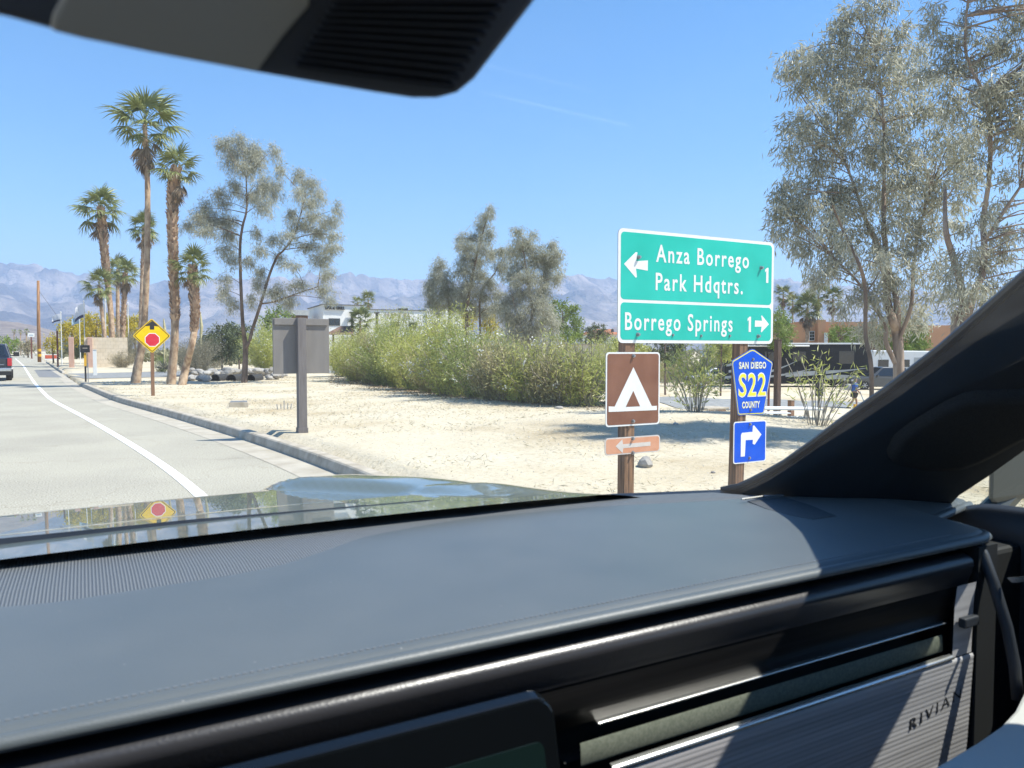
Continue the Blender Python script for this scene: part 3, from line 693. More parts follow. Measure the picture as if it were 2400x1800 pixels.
# --- centre touchscreen
ry_ = math.radians(-14)
scr = MB()
P = []
for q in rrect(-.06, .452, 0, .26, .026): P.append((q[0], .715 + (q[1] - .26) * math.sin(math.radians(14)) * .9, 1.166 + (q[1] - .26) * math.cos(math.radians(14))))
touch = MB().prism(P[::-1], (0, .016, .004)).build('touchscreen', 'screen_black', cab, bevel=.003)
Q = []
for q in rrect(-.045, .433, .012, .215, .010): Q.append((q[0], .715 + (q[1] - .26) * math.sin(math.radians(14)) * .9 - .0012, 1.166 + (q[1] - .26) * math.cos(math.radians(14)) - .0003))
MB().prism(Q[::-1], (0, .0008, .0002)).build('display', 'screen_glass', touch)
# --- windshield base band, glass, header
DZW = DZ + .004
def curve_at(dy, dz, xs): return [(x, front_y(x) + dy, DZW + dz) for x in xs]
xw_ = np.linspace(-.75, 1.40, 60)
band0 = [onz(px, py, DZ) for px, py in ((-400, 1345), (0, 1305), (452, 1256), (1000, 1204), (1107, 1189), (1700, 1165), (1745, 1162))]
band1 = [(px, py) for px, py in ((-400, 1300), (0, 1262), (452, 1217), (1000, 1172), (1107, 1170), (1700, 1147), (1745, 1143))]
low, high = [], []
for a, (px, py) in zip(band0, band1):
    low.append((a[0], a[1] - .002, DZ - .012)); b = onP(px, py, (a[0], a[1] + .055, a[2]), np.array((0, 1, 0))); high.append(tuple(b))
MB().grid([low, [tuple((np.array(l) + np.array(h)) / 2 + np.array((0, .004, 0))) for l, h in zip(low, high)], high]).build('windshield_seal', 'frit_black', cab, smooth=True, solid=.012)
C = onz(1717, 1143, DZ + .012)
Tp = onX(2400, 644, 1.31); L_ = onX(2202, 1208, 1.71)
PN = np.cross(Tp - C, L_ - C); PN /= np.linalg.norm(PN)
if np.dot(PN, EYE - C) < 0: PN = -PN
def opil(px, py): return onP(px, py, C, PN)
up = [(1690, 1148), (1730, 1140), (1759, 1127), (1800, 1106), (1839, 1084), (1900, 1041), (1970, 988), (2080, 911), (2206, 814), (2333, 704), (2400, 644), (2480, 574), (2570, 496), (2670, 411), (2780, 318), (2900, 216)]
dn = [(1690, 1290), (1760, 1290), (1850, 1290), (1950, 1285), (2080, 1275), (2150, 1262), (2202, 1209), (2248, 1161), (2312, 1119), (2400, 1056), (2480, 999), (2570, 935), (2670, 863), (2780, 785), (2900, 700)]
U_ = [opil(*p) for p in up]; D_ = [opil(*p) for p in dn]
rows = []
for k in range(9):
    s = k / 8; bulge = .018 * math.sin(math.pi * s)
    rows.append([tuple(u * (1 - s) + d * s + PN * bulge) for u, d in zip(U_, D_)])
mp_ = MB().grid(rows); nb = len(rows) * len(rows[0]); nc = len(rows[0])
PD = np.array((.86, .50, -.04)); back_ = [[tuple(np.array(p) * .9 + np.array(rows[4][i]) * .1 + PD * .07) for i, p in enumerate(r)] for k, r in enumerate(rows)]
mp_.grid(back_)
for a_ in (0, len(rows) - 1): mp_.f += [(a_ * nc + i, a_ * nc + i + 1, nb + a_ * nc + i + 1, nb + a_ * nc + i) for i in range(nc - 1)]
pil = mp_.build('windshield_pillar', 'pillar_cloth', cab, smooth=False)
if True:
    hp = [(2076, 1040), (2092, 1005), (2125, 978), (2164, 953), (2210, 925), (2257, 904), (2310, 896), (2400, 893), (2500, 900), (2500, 960), (2400, 1001), (2333, 1039), (2290, 1060), (2248, 1075), (2200, 1078), (2164, 1077), (2110, 1068), (2080, 1056)]
    c_ = np.mean([opil(*p) for p in hp], axis=0)
    ring0 = [opil(*p) + PN * .016 for p in hp]; ring1 = [(opil(*p) - c_) * .93 + c_ + PN * .034 for p in hp]; ring2 = [(opil(*p) - c_) * .80 + c_ + PN * .036 for p in hp]
    mb = MB(); n = len(hp); V = ring0 + ring1 + ring2
    mb.add(V, [(i, (i + 1) % n, n + (i + 1) % n, n + i) for i in range(n)] + [(n + i, n + (i + 1) % n, 2 * n + (i + 1) % n, 2 * n + i) for i in range(n)] + [tuple(range(2 * n, 3 * n))])
    mb.build('grab_handle', 'handle_cloth', pil, smooth=True)
MB().tube([opil(*p) + PD * .008 + PN * .002 for p in up], .009, 8).build('seal_edge', 'frit_black', pil)
HD = 1.80; HY = .10                       # roof rail above the glass
base = curve_at(.055, 0, xw_); head = [(x * .90 + .05, HY + .10 - .10 * ((x - .33) / 1.1) ** 2, HD) for x in xw_]
rows = []
for k in range(8):
    s = k / 7; rows.append([(b[0] * (1 - s) + h[0] * s, b[1] * (1 - s) + h[1] * s, b[2] * (1 - s) + h[2] * s + .035 * math.sin(math.pi * s)) for b, h in zip(base, head)])
MB().grid(rows).build('windshield', 'windshield_glass', cab, smooth=True)
roof = MB().grid([[(h[0], h[1] - d, h[2] + dz) for h in head] for d, dz in ((-.01, -.012), (.10, .0), (.5, .03), (1.2, .04), (1.9, .0))]).build('roof', 'headliner', cab, smooth=True, solid=-.03)
for x0, x1 in ((1.28, 1.76), (-.82, -.56)): MB().span((x0, -1.4, 1.775), (x1, .34, 1.88)).build('roof_rail', 'headliner', cab, bevel=.02)
# left pillar and side walls close the cabin
lb, lh = base[0], head[0]
MB().tube([lb, ((lb[0] + lh[0]) / 2, (lb[1] + lh[1]) / 2, (lb[2] + lh[2]) / 2 + .03), lh, (lh[0], -1.3, lh[2])], .06, 8).build('driver_pillar', 'pillar_cloth', cab, smooth=True)
MB().span((-.80, -1.4, .55), (-.72, .95, DZ + .03)).build('driver_door', 'door_trim', cab)
MB().span((-.75, -1.45, .55), (1.75, -1.40, 1.80)).build('rear_panel', 'headliner', cab)
MB().span((-.75, -1.40, .50), (1.75, .9, .55)).build('cabin_floor', 'dash_gap', cab)
for x in (.02, .75):
    MB().box((x, -.55, .85), (.55, .55, .16)).box((x, -.85, 1.16), (.52, .14, .62), rx=-.2).build('seat', 'door_trim', cab, bevel=.04)
# passenger door
door = MB()
dp = [onX(px, py, 1.71) for px, py in ((2196, 1216), (2231, 1199), (2264, 1186), (2296, 1181), (2330, 1182), (2400, 1190), (2500, 1196))]
dp = [tuple(p) for p in dp] + [(1.71, -1.4, 1.235)]
rows = [[(p[0] + .07, p[1], p[2] - .10) for p in dp], [(p[0] + .005, p[1], p[2]) for p in dp], [(p[0] - .012, p[1], p[2] - .012) for p in dp], [(p[0] - .022, p[1], p[2] - .06) for p in dp], [(p[0] - .015, p[1], p[2] - .65) for p in dp]]
dr = MB().grid(rows).build('passenger_door', 'door_trim', cab, smooth=True)
MB().tube([onX(2228, 1219, 1.56), onX(2255, 1232, 1.555), onX(2276, 1246, 1.553), onX(2296, 1265, 1.55), onX(2318, 1292, 1.548), onX(2334, 1300, 1.548)], [.002, .005, .007, .008, .007, .002], 8).build('door_chrome', 'trim_metal', dr, smooth=True)
MB().tube([onX(2284, 1268, 1.455), onX(2305, 1300, 1.45), onX(2330, 1370, 1.448), onX(2360, 1470, 1.446), onX(2378, 1560, 1.445), onX(2385, 1640, 1.442)], .010, 10).build('door_edge', 'door_trim', dr, smooth=True)
MB().prism([tuple(p) for p in (onX(2360, 1354, 1.455), onX(2420, 1350, 1.455), onX(2420, 1362, 1.455), onX(2372, 1366, 1.455))], (.004, 0, 0)).build('door_inlay', 'trim_metal', dr)
ap = [onz(px, py, .955) for px, py in ((2140, 1850), (2190, 1797), (2290, 1738), (2345, 1700), (2378, 1665), (2400, 1620), (2520, 1600), (2520, 1740), (2330, 1850))]
MB().prism([tuple(p) for p in ap], (0, 0, -.035)).build('kick_trim', 'door_light', dr, bevel=.006)
rows = [[(1.715, p[1], p[2] - .005) for p in dp], [(1.63, p[1] - .42 if p[1] > -.5 else p[1], 1.74) for p in dp]]
MB().grid(rows).build('door_window', 'door_glass', dr)
# wing mirror outside
wm = MB()
m0 = onX(2316, 1188, 1.97)
P = [(m0[0], m0[1]), (m0[0] + .20, m0[1] + .105), (m0[0] + .30, m0[1] + .12), (m0[0] + .34, m0[1] + .07), (m0[0] + .33, m0[1] - .01)]
wm.prism([(x, y, m0[2]) for x, y in P], (0, 0, .30))
mirror = wm.build('wing_mirror', 'mirror_shell', cab, bevel=.02)
MB().tube([(1.78, m0[1] + .02, 1.02), (m0[0] + .16, m0[1] + .03, m0[2] + .02)], [.035, .03], 8).build('mirror_arm', 'mirror_shell', mirror)
# --- hood
def hood_z(X, Y):
    z = 1.221 - .080 * (Y - 1.6) - .02 * ss(1.70, 1.74, Y) * .4
    z -= 1.1 * max(Y - 2.12, 0) ** 2
    xs = np.interp(Y, [1.3, 2.09, 2.4], [.915, .535, .40])
    z += .030 * float(ss(xs - .055, xs + .012, X)) * float(ss(1.45, 1.95, Y)) * (1 - .35 * float(ss(2.1, 2.45, Y)))
    z -= .45 * max(X - (xs + .12), 0) ** 1.6
    xm = np.interp(Y, [1.3, 2.09, 2.4], [-.215 + .0, .165, .30]) - .2
    return z - .012 * ((X - .35) / .8) ** 2
ys = np.concatenate([np.linspace(1.38, 2.12, 34), np.linspace(2.15, 2.62, 14)])
rows = [[(x, y, hood_z(x, y)) for x in np.linspace(-.62, 1.32, 110)] for y in ys]
MB().grid(rows).build('hood', 'hood_paint', cab, smooth=True)
MB().span((-.6, 2.40, .4), (1.3, 2.60, 1.02)).build('grille', 'frit_black', cab, bevel=.05)
# --- overhead sensor housing
HP0 = at(600, 100, .37); HN = np.array((.12, -.72, -.68)); HN /= np.linalg.norm(HN)
def oh(px, py, d=0): return onP(px, py, HP0, HN) + HN * d
out = [(-260, -30), (-100, 15), (0, 36), (147, 76), (353, 120), (588, 167), (750, 195), (882, 217), (970, 230), (1028, 230), (1076, 217), (1117, 184), (1160, 128), (1258, 0), (1400, -190), (1200, -260), (400, -260), (-260, -200)]
P = [oh(*p) for p in out]; cc = np.mean(P, axis=0)
mb = MB(); n = len(P)
V = [p - HN * .035 for p in P] + [p - HN * .012 for p in P] + [(p - cc) * .985 + cc for p in P] + [(p - cc) * .955 + cc + HN * .004 for p in P]
F = [tuple(range(n))] + [(r * n + i, (r + 1) * n + i, (r + 1) * n + (i + 1) % n, r * n + (i + 1) % n) for r in range(3) for i in range(n)] + [tuple(range(4 * n - 1, 3 * n - 1, -1))]
hou = mb.add(V, F).build('sensor_housing', 'housing_dark', cab, smooth=False, bevel=.004)
_hc = oh(700, -225, -.03); MB().tube([tuple(_hc), (float(_hc[0]) * .6 + .2, .24, 1.765), (.30, .14, 1.80)], [.045, .035, .05], 10).build('housing_mount', 'housing_dark', hou, smooth=True)
cp = [(120, 20), (250, -230), (640, -240), (720, 0), (655, 75), (595, 158), (353, 112), (190, 78), (112, 58)]
Q = [oh(*p, .0065) for p in cp]
MB().prism([tuple(q) for q in Q], tuple(-HN * .004)).build('lit_grey_plate', 'housing_grey_lit', hou, bevel=.003)  # plate added for the softly lit left part, light painted as paler grey
a0, a1, b0, b1 = np.array((800., -55)), np.array((1195., -65)), np.array((678., 142)), np.array((1040., 196))
for k in range(13):
    s = (k + .2) / 13; s2 = (k + .62) / 13
    q = [a0 + (b0 - a0) * s, a1 + (b1 - a1) * s, a1 + (b1 - a1) * s2, a0 + (b0 - a0) * s2]
    MB().prism([tuple(oh(*p, .010)) for p in q], tuple(-HN * .006)).build('vent_slat', 'slat_dark', hou)

# ================================================================== PLANTS
mat('euc_leaf', (.21, .22, .145), (.68, .665, .54), scale=1.2, rough=.45, coords='World', island=True, transl=.42, lo=.15, hi=.85)
mat('euc_leaf_dark', (.20, .21, .135), (.62, .605, .48), scale=1.2, rough=.5, coords='World', island=True, transl=.42, lo=.15, hi=.85)
mat('euc_bark', (.17, .115, .082), (.40, .31, .24), scale=2.2, rough=.85, coords='World', stretch=(3, 3, .8), bump=.5, bscale=12, bdist=.02)
mat('euc_bark_dark', (.10, .068, .048), (.24, .17, .12), scale=2.2, rough=.9, coords='World', stretch=(3, 3, .8), bump=.5, bscale=12, bdist=.02)
mat('oleander_leaf', (.21, .245, .036), (.70, .70, .22), scale=1.5, rough=.45, coords='World', island=True, transl=.34, lo=.12, hi=.88)
mat('oleander_green', (.13, .185, .032), (.52, .56, .18), scale=1.5, rough=.45, coords='World', island=True, transl=.34, lo=.12, hi=.88)
mat('oleander_olive', (.20, .19, .06), (.56, .50, .24), scale=1.5, rough=.5, coords='World', island=True, transl=.2, lo=.12, hi=.88)
mat('oleander_stem', (.20, .17, .12), (.36, .32, .25), scale=5, rough=.9, coords='World')
mat('flower_white', (.72, .72, .66), (.78, .78, .74), scale=4, rough=.6, coords='World', transl=.2)
mat('dry_leaf', (.26, .22, .13), (.42, .37, .25), scale=2, rough=.8, coords='World', island=True, transl=.15, lo=.2, hi=.8)
mat('grey_leaf', (.16, .155, .105), (.34, .32, .24), scale=2, rough=.8, coords='World', island=True, transl=.1, lo=.2, hi=.8)
mat('yellow_leaf', (.34, .28, .015), (.62, .50, .05), scale=1.5, rough=.6, coords='World', island=True, transl=.25, lo=.2, hi=.8)
mat('lime_leaf', (.11, .17, .02), (.26, .34, .06), scale=1, rough=.6, coords='World', island=True, transl=.25, lo=.2, hi=.8)
mat('dark_leaf', (.045, .065, .025), (.16, .185, .075), scale=1, rough=.6, coords='World', island=True, transl=.15, lo=.2, hi=.8)
mat('palm_leaf', (.075, .105, .03), (.30, .32, .11), scale=3, rough=.45, coords='World', island=True, transl=.2, lo=.12, hi=.88)
mat('palm_dead', (.13, .09, .055), (.30, .225, .15), scale=3, rough=.9, coords='World', island=True, transl=.1, lo=.2, hi=.8)
mat('palm_trunk', (.25, .16, .10), (.50, .37, .245), scale=3, rough=.9, coords='World', stretch=(2, 2, 1.2), bump=.6, bscale=18, bdist=.03, detail=7)
mat('palm_boot', (.20, .11, .065), (.52, .37, .245), scale=4, rough=.9, coords='World', bump=.5, bscale=20, bdist=.03, island=True, lo=.2, hi=.8)

def unit(v): return v / np.maximum(np.linalg.norm(v, axis=-1, keepdims=True), 1e-9)
def leaf_quads(P, D, L, W, rng):
    N = len(P); D = unit(D); S = unit(np.cross(D, unit(rng.normal(size=(N, 3)))))
    L = np.asarray(L).reshape(-1, 1) * np.ones((N, 1)); W = np.asarray(W).reshape(-1, 1) * np.ones((N, 1))
    up = unit(np.cross(S, D)); mid = P + D * L * .45 + up * L * .06
    V = np.stack([P, mid + S * W / 2, P + D * L, mid - S * W / 2], 1).reshape(-1, 3)
    return V
def leaves_object(name, V, m, parent):
    V = V - np.array(wloc(parent)); N = len(V) // 4
    return link(name, npmesh(name, V, np.arange(N * 4).reshape(N, 4), m), parent)
def twig_mesh(A, B, r0, r1, sag=.0):
    """three-sided thin sticks from A to B, in bulk"""
    A = np.asarray(A); B = np.asarray(B); N = len(A); D = unit(B - A)
    S = unit(np.cross(D, np.array((.3, .5, .8)))); T = np.cross(D, S); V = []
    for P, r in ((A, r0), (B, r1)):
        r = np.asarray(r).reshape(-1, 1) * np.ones((N, 1))
        for k in range(3):
            w = 2 * math.pi * k / 3; V.append(P + (S * math.cos(w) + T * math.sin(w)) * r)
    V = np.stack(V, 1).reshape(-1, 3); b = np.arange(N)[:, None] * 6
    F = np.concatenate([b + np.array((k, (k + 1) % 3, 3 + (k + 1) % 3, 3 + k)) for k in range(3)], 1).reshape(-1, 4)
    return V, F
def join_np(parts):
    V, F, o = [], [], 0
    for v, f in parts: V.append(v); F.append(f + o); o += len(v)
    return np.concatenate(V), np.concatenate(F)
def tube_np(pts, rad, n=7):
    mb = MB().tube(pts, list(rad), n, cap=False); return np.array(mb.v), np.array(mb.f)
def smooth_path(P, k=5):
    P = [Vector(p) for p in P]; out = []
    for i in range(len(P) - 1):
        p0, p1, p2, p3 = P[max(i - 1, 0)], P[i], P[i + 1], P[min(i + 2, len(P) - 1)]
        for j in range(k):
            t = j / k
            out.append(.5 * ((2 * p1) + (p2 - p0) * t + (2 * p0 - 5 * p1 + 4 * p2 - p3) * t * t + (3 * p1 - p0 - 3 * p2 + p3) * t ** 3))
    out.append(P[-1]); return out

def clump_tree(name, label, cat, Z, base, stems, clumps, leaf=(.16, .022), lm='euc_leaf', bm='euc_bark', group=None, droop=1.0, cover=1.15,
               depth=.8, seed=1, twig=True, rbase=None, limb_r=.03):
    """stems: photo polylines [(px,py,radius_px)...]; clumps: (px,py,rx,ry). Each clump sits at its own depth in the crown."""
    rng = np.random.default_rng(seed); k = Z / 1800
    t = thing(name, label, cat, base, group=group)
    parts = []; pts = []
    for s in stems:
        dz = rng.normal(0, .25) * 0
        P = []
        for i, q in enumerate(s):
            wob = rng.normal(0, .12) if 0 < i else 0
            P.append(at(q[0], q[1], Z + wob))
        if s[0][1] >= max(c[0][1] for c in stems) - 2: P[0] = np.array((base[0], base[1], base[2] - .15))
        sp = smooth_path(P); rr = np.interp(np.linspace(0, 1, len(sp)), np.linspace(0, 1, len(s)), [q[2] * k for q in s])
        parts.append(tube_np(sp, rr, 9)); pts += [np.array(p) for p in sp]
    pts = np.array(pts); LV = []
    for (cx, cy, rx, ry) in clumps:
        cd_ = Z + rng.uniform(-1, 1) * depth * max(rx, 25) * k * 2.2
        c = at(cx, cy, cd_); rx *= 1.42; ry *= 1.38; R = np.array((rx * k, (rx + ry) / 2 * k, ry * k))
        # limb from the nearest lower point of a stem
        d = np.linalg.norm(pts - c, axis=1) + np.where(pts[:, 2] > c[2] - .1, 3.0, 0); a = pts[np.argmin(d)]
        mid = (a + c) / 2 + rng.normal(0, .12, 3) * np.linalg.norm(c - a) * .5; mid[2] += .08 * np.linalg.norm(c - a)
        sp = smooth_path([a, mid, c], 3); ln = np.linalg.norm(c - a)
        parts.append(tube_np(sp, np.linspace(min(limb_r, .010 + .008 * ln), .005, len(sp)), 5))
        area = math.pi * rx * ry; lp = leaf[0] / k * leaf[1] / k * .5
        n = int(max(30, 2.0 * cover * area / lp))
        nt_ = max(5, int(n / 26))
        q = unit(rng.normal(size=(nt_, 3))) * (rng.random((nt_, 1)) ** .38)
        tips = c + q[:, :1] * _R * R[0] + q[:, 1:2] * _F * R[1] + np.stack([0 * q[:, 2], 0 * q[:, 2], q[:, 2] * R[2]], 1)
        tips[:, 2] -= rng.random(nt_) * R[2] * .55
        root = c + (tips - c) * rng.uniform(.0, .45, (nt_, 1)); root[:, 2] += rng.random(nt_) * R[2] * .25
        if twig: parts.append(twig_mesh(root[::2], tips[::2], .004, .002))
        ti = rng.integers(0, nt_, n); s_ = rng.random((n, 1)) ** .7
        P = root[ti] + (tips[ti] - root[ti]) * s_ + rng.normal(0, .085, (n, 3)) * leaf[0] / .16
        D = unit(tips[ti] - c) * .45 + rng.normal(0, .55, (n, 3)); D[:, 2] -= droop * rng.uniform(.2, 1.3, n)
        LV.append(leaf_quads(P, D, leaf[0] * rng.uniform(.6, 1.25, n), leaf[1] * rng.uniform(.7, 1.2, n), rng))
    V, F = join_np(parts)
    link('trunk', npmesh('trunk', V - np.array(wloc(t)), F, bm, True), t)
    leaves_object('crown', np.concatenate(LV), lm, t)
    return t
def inpoly(p, poly):
    x, y = p; c = False
    for i in range(len(poly)):
        x1, y1 = poly[i]; x2, y2 = poly[i - 1]
        if (y1 > y) != (y2 > y) and x < (x2 - x1) * (y - y1) / (y2 - y1) + x1: c = not c
    return c
def fill_clumps(poly, r, seed, keep=1.0, ry=.8):
    rng = np.random.default_rng(seed); xs = [p[0] for p in poly]; ys = [p[1] for p in poly]; out = []
    for _ in range(6000):
        p = (rng.uniform(min(xs), max(xs)), rng.uniform(min(ys), max(ys)))
        if inpoly(p, poly) and all((p[0] - o[0]) ** 2 + (p[1] - o[1]) ** 2 > (r * 1.15) ** 2 for o in out): out.append((*p, 0, 0))
    return [(p[0], p[1], r * rng.uniform(.75, 1.25), r * ry * rng.uniform(.75, 1.25)) for p in out if rng.random() < keep]

# ---- eucalyptus by the rocks
EU1 = [(527, 339, 18, 25), (558, 332, 25, 24), (594, 355, 30, 28), (545, 370, 28, 28), (603, 377, 28, 26), (642, 350, 13, 25), (658, 398, 14, 20), (576, 392, 22, 20),
       (554, 436, 25, 19), (615, 434, 32, 26), (588, 459, 28, 18), (644, 445, 20, 27), (621, 483, 23, 20), (513, 449, 20, 17), (527, 474, 18, 16), (484, 488, 28, 20),
       (466, 508, 24, 18), (441, 529, 18, 16), (502, 517, 36, 22), (538, 517, 24, 22), (490, 542, 30, 14), (540, 549, 22, 20), (531, 585, 24, 20), (545, 610, 18, 14),
       (603, 544, 14, 20), (612, 585, 18, 14), (581, 608, 16, 16), (610, 633, 18, 16), (700, 407, 18, 18), (723, 427, 26, 20), (703, 450, 20, 18), (744, 454, 20, 18),
       (728, 474, 26, 18), (789, 490, 13, 20), (685, 501, 20, 15), (735, 503, 28, 16), (771, 517, 25, 20), (700, 526, 28, 18), (739, 542, 32, 16), (782, 551, 20, 14),
       (646, 562, 18, 16), (678, 553, 20, 16), (725, 574, 32, 16), (773, 582, 32, 16), (753, 610, 32, 20), (683, 621, 24, 13), (655, 598, 16, 14), (764, 640, 22, 16),
       (645, 682, 30, 22), (680, 704, 18, 22), (702, 666, 30, 15), (761, 677, 22, 17), (773, 702, 15, 11), (606, 664, 18, 18), (529, 681, 17, 24), (545, 716, 14, 18), (524, 648, 14, 14), (590, 700, 12, 20)]
b = ong(572, 897)
clump_tree('eucalyptus_tree', 'tall airy grey eucalyptus with two forked trunks beside the rock culvert', 'tree', zof(572, 897, b[2]), b,
           [[(572, 897, 8), (575, 850, 6.5), (575, 805, 6), (570, 769, 4.5), (567, 720, 4), (564, 650, 3.6), (563, 574, 3.2), (569, 529, 2.8), (578, 490, 2.3), (577, 416, 1.3)],
            [(576, 815, 4.5), (585, 798, 4), (592, 771, 3.8), (604, 735, 3.6), (618, 690, 3.3), (631, 646, 3), (649, 603, 2.6), (666, 585, 2.2), (690, 550, 1.8), (716, 461, 1)],
            [(612, 712, 2), (650, 706, 1.7), (690, 690, 1.5), (745, 672, 1)]], EU1, bm='euc_bark_dark', seed=11, cover=.92)
# ---- three behind the hedge
g = 'eucalyptus trees behind the hedge'
def gb(px, Z): p = at(px, 822, Z); return gpt(p[0], p[1])
clump_tree('eucalyptus_tree', 'small eucalyptus at the left end behind the hedge', 'tree', 37, gb(1055, 37), [[(1055, 800, 4), (1054, 737, 3), (1049, 696, 2.6), (1042, 650, 1.5)]],
           [(1031, 622, 20, 22), (1018, 655, 20, 25), (1047, 651, 22, 20), (1037, 686, 28, 22), (1012, 700, 16, 22), (1060, 680, 18, 18), (1010, 675, 16, 16), (1030, 715, 26, 18), (1062, 715, 20, 18)], lm='euc_leaf_dark', bm='euc_bark_dark', seed=21, group=g, cover=1.05)
clump_tree('eucalyptus_tree', 'tallest eucalyptus rising to a narrow point behind the hedge', 'tree', 36, gb(1096, 36),
           [[(1094, 805, 5), (1094, 741, 4), (1100, 686, 3.5), (1108, 640, 3), (1125, 570, 2.2), (1143, 505, 1.2)], [(1127, 800, 3), (1124, 720, 2.4), (1130, 680, 2), (1160, 640, 1.4)]],
           [(1147, 489, 11, 12), (1143, 507, 17, 15), (1127, 528, 20, 15), (1145, 548, 20, 16), (1086, 556, 16, 14), (1113, 556, 22, 14), (1088, 577, 22, 18), (1127, 581, 25, 20), (1152, 593, 13, 18),
            (1092, 606, 22, 20), (1119, 614, 22, 22), (1180, 589, 22, 15), (1088, 634, 27, 22), (1123, 645, 27, 20), (1174, 624, 18, 22), (1102, 671, 32, 20), (1143, 665, 22, 20), (1082, 690, 22, 18), (1130, 694, 24, 16), (1165, 690, 18, 16), (1095, 715, 30, 20), (1135, 725, 28, 20), (1165, 720, 22, 22)],
           lm='euc_leaf_dark', bm='euc_bark_dark', seed=22, group=g, cover=1.05)
clump_tree('eucalyptus_tree', 'broad low branching eucalyptus at the right end behind the hedge', 'tree', 33, gb(1240, 33),
           [[(1238, 830, 5), (1240, 786, 4), (1248, 737, 3.5), (1246, 712, 3), (1236, 650, 2.3), (1225, 580, 1.2)], [(1246, 735, 2.5), (1262, 690, 2), (1280, 620, 1.3)], [(1238, 800, 2.5), (1215, 750, 2), (1200, 690, 1.2)]],
           [(1215, 540, 17, 10), (1221, 565, 25, 20), (1250, 552, 9, 11), (1205, 589, 25, 18), (1242, 583, 27, 20), (1291, 575, 16, 15), (1279, 598, 22, 16), (1303, 595, 18, 18), (1256, 610, 32, 20), (1297, 620, 25, 18),
            (1215, 620, 25, 20), (1205, 645, 22, 20), (1236, 651, 32, 22), (1277, 645, 27, 18), (1308, 647, 12, 18), (1225, 686, 36, 22), (1270, 681, 22, 26), (1256, 716, 36, 26), (1195, 706, 32, 22), (1215, 747, 40, 25),
            (1277, 737, 22, 25), (1256, 767, 36, 22), (1297, 757, 17, 22), (1195, 737, 24, 24), (1235, 790, 36, 22), (1260, 800, 40, 20), (1210, 785, 36, 20)], lm='euc_leaf_dark', seed=23, group=g, cover=1.1)
# ---- two large ones on the right
Zr = 17.5
R1 = [(1990, 8), (2080, -5), (2110, 30), (2120, 85), (2160, 125), (2190, 190), (2225, 240), (2262, 300), (2282, 380), (2270, 470), (2240, 545), (2205, 620), (2190, 700), (2170, 780), (2080, 800), (2010, 770), (1960, 700), (1915, 655), (1885, 610), (1850, 565), (1808, 520), (1815, 475), (1845, 420), (1838, 340), (1872, 300), (1850, 230), (1840, 180), (1848, 110), (1868, 98), (1920, 130), (1945, 60)]
c1 = fill_clumps(R1, 27, 5, keep=.93)
c1 = [c for c in c1 if c[1] < 590 or random.random() < .62]
b = gb(2112, Zr)
clump_tree('eucalyptus_tree', 'huge leafy eucalyptus with pinkish trunk standing between the signs and the pillar', 'tree', Zr, b,
           [[(2112, 905, 14), (2106, 834, 12), (2101, 778, 11), (2091, 747, 10), (2080, 708, 9), (2076, 652, 8.5), (2063, 596, 8), (2049, 557, 6.5), (2032, 523, 5), (2000, 430, 3), (1960, 330, 2)],
            [(2103, 770, 8), (2103, 722, 7), (2094, 669, 6.5), (2080, 620, 5.5), (2072, 540, 5), (2072, 400, 4), (2070, 260, 3), (2055, 120, 1.6)],
            [(2098, 850, 6), (2077, 803, 5.5), (2074, 764, 5), (2050, 720, 4), (2010, 660, 3), (1950, 600, 2)],
            [(2105, 800, 5), (2135, 720, 4.5), (2140, 640, 4), (2150, 560, 3.5), (2180, 440, 2.2)]], c1, leaf=(.19, .030), seed=31, cover=.86, depth=1.2, rbase=.3, limb_r=.04)
R2 = [(2185, 8), (2195, -60), (2210, -330), (2380, -420), (2540, -280), (2600, 100), (2560, 400), (2500, 640), (2420, 640), (2330, 700), (2240, 770), (2205, 740), (2210, 660), (2245, 580), (2285, 480), (2292, 380), (2255, 290), (2212, 225), (2172, 140), (2168, 60)]
c2 = fill_clumps(R2, 28, 6, keep=.74)
b = gb(2258, 14.5)
clump_tree('eucalyptus_tree', 'sparse eucalyptus with forked trunk half hidden behind the dark windshield pillar', 'tree', 14.5, b,
           [[(2250, 900, 13), (2240, 764, 11), (2256, 731, 9), (2254, 680, 8.5), (2234, 602, 7.5), (2217, 540, 6), (2215, 440, 3)],
            [(2244, 775, 9), (2268, 740, 8.5), (2285, 680, 8), (2301, 647, 7.5), (2307, 579, 7), (2304, 518, 6), (2318, 420, 5), (2321, 322, 5), (2312, 238, 4.4), (2298, 202, 3.8), (2273, 154, 3.4), (2262, 90, 3.0), (2280, -60, 2.4), (2340, -220, 1.8), (2400, -340, 1)],
            [(2310, 560, 4.5), (2350, 500, 4), (2390, 440, 3)]], c2, leaf=(.155, .025), seed=32, cover=.78, depth=1.2, limb_r=.035)
R3 = [(2445, -100), (2520, -600), (2700, -1050), (2950, -950), (3050, -400), (2980, 200), (2700, 380), (2480, 250)]
b = gb(2640, 11.0)
clump_tree('eucalyptus_tree', 'nearest eucalyptus, its leaves just entering the frame at the right edge', 'tree', 11.0, b, [[(2640, 1120, 18), (2640, 800, 16), (2650, 500, 13), (2680, 100, 10), (2720, -300, 7), (2750, -800, 3)], [(2665, 300, 8), (2570, 0, 6), (2530, -400, 3)], [(2668, 260, 8), (2800, -50, 6), (2880, -500, 3)]],
           fill_clumps(R3, 40, 8, keep=1.0), leaf=(.17, .028), seed=34, cover=1.1, depth=1.2)
b = gb(2046, 14.5)
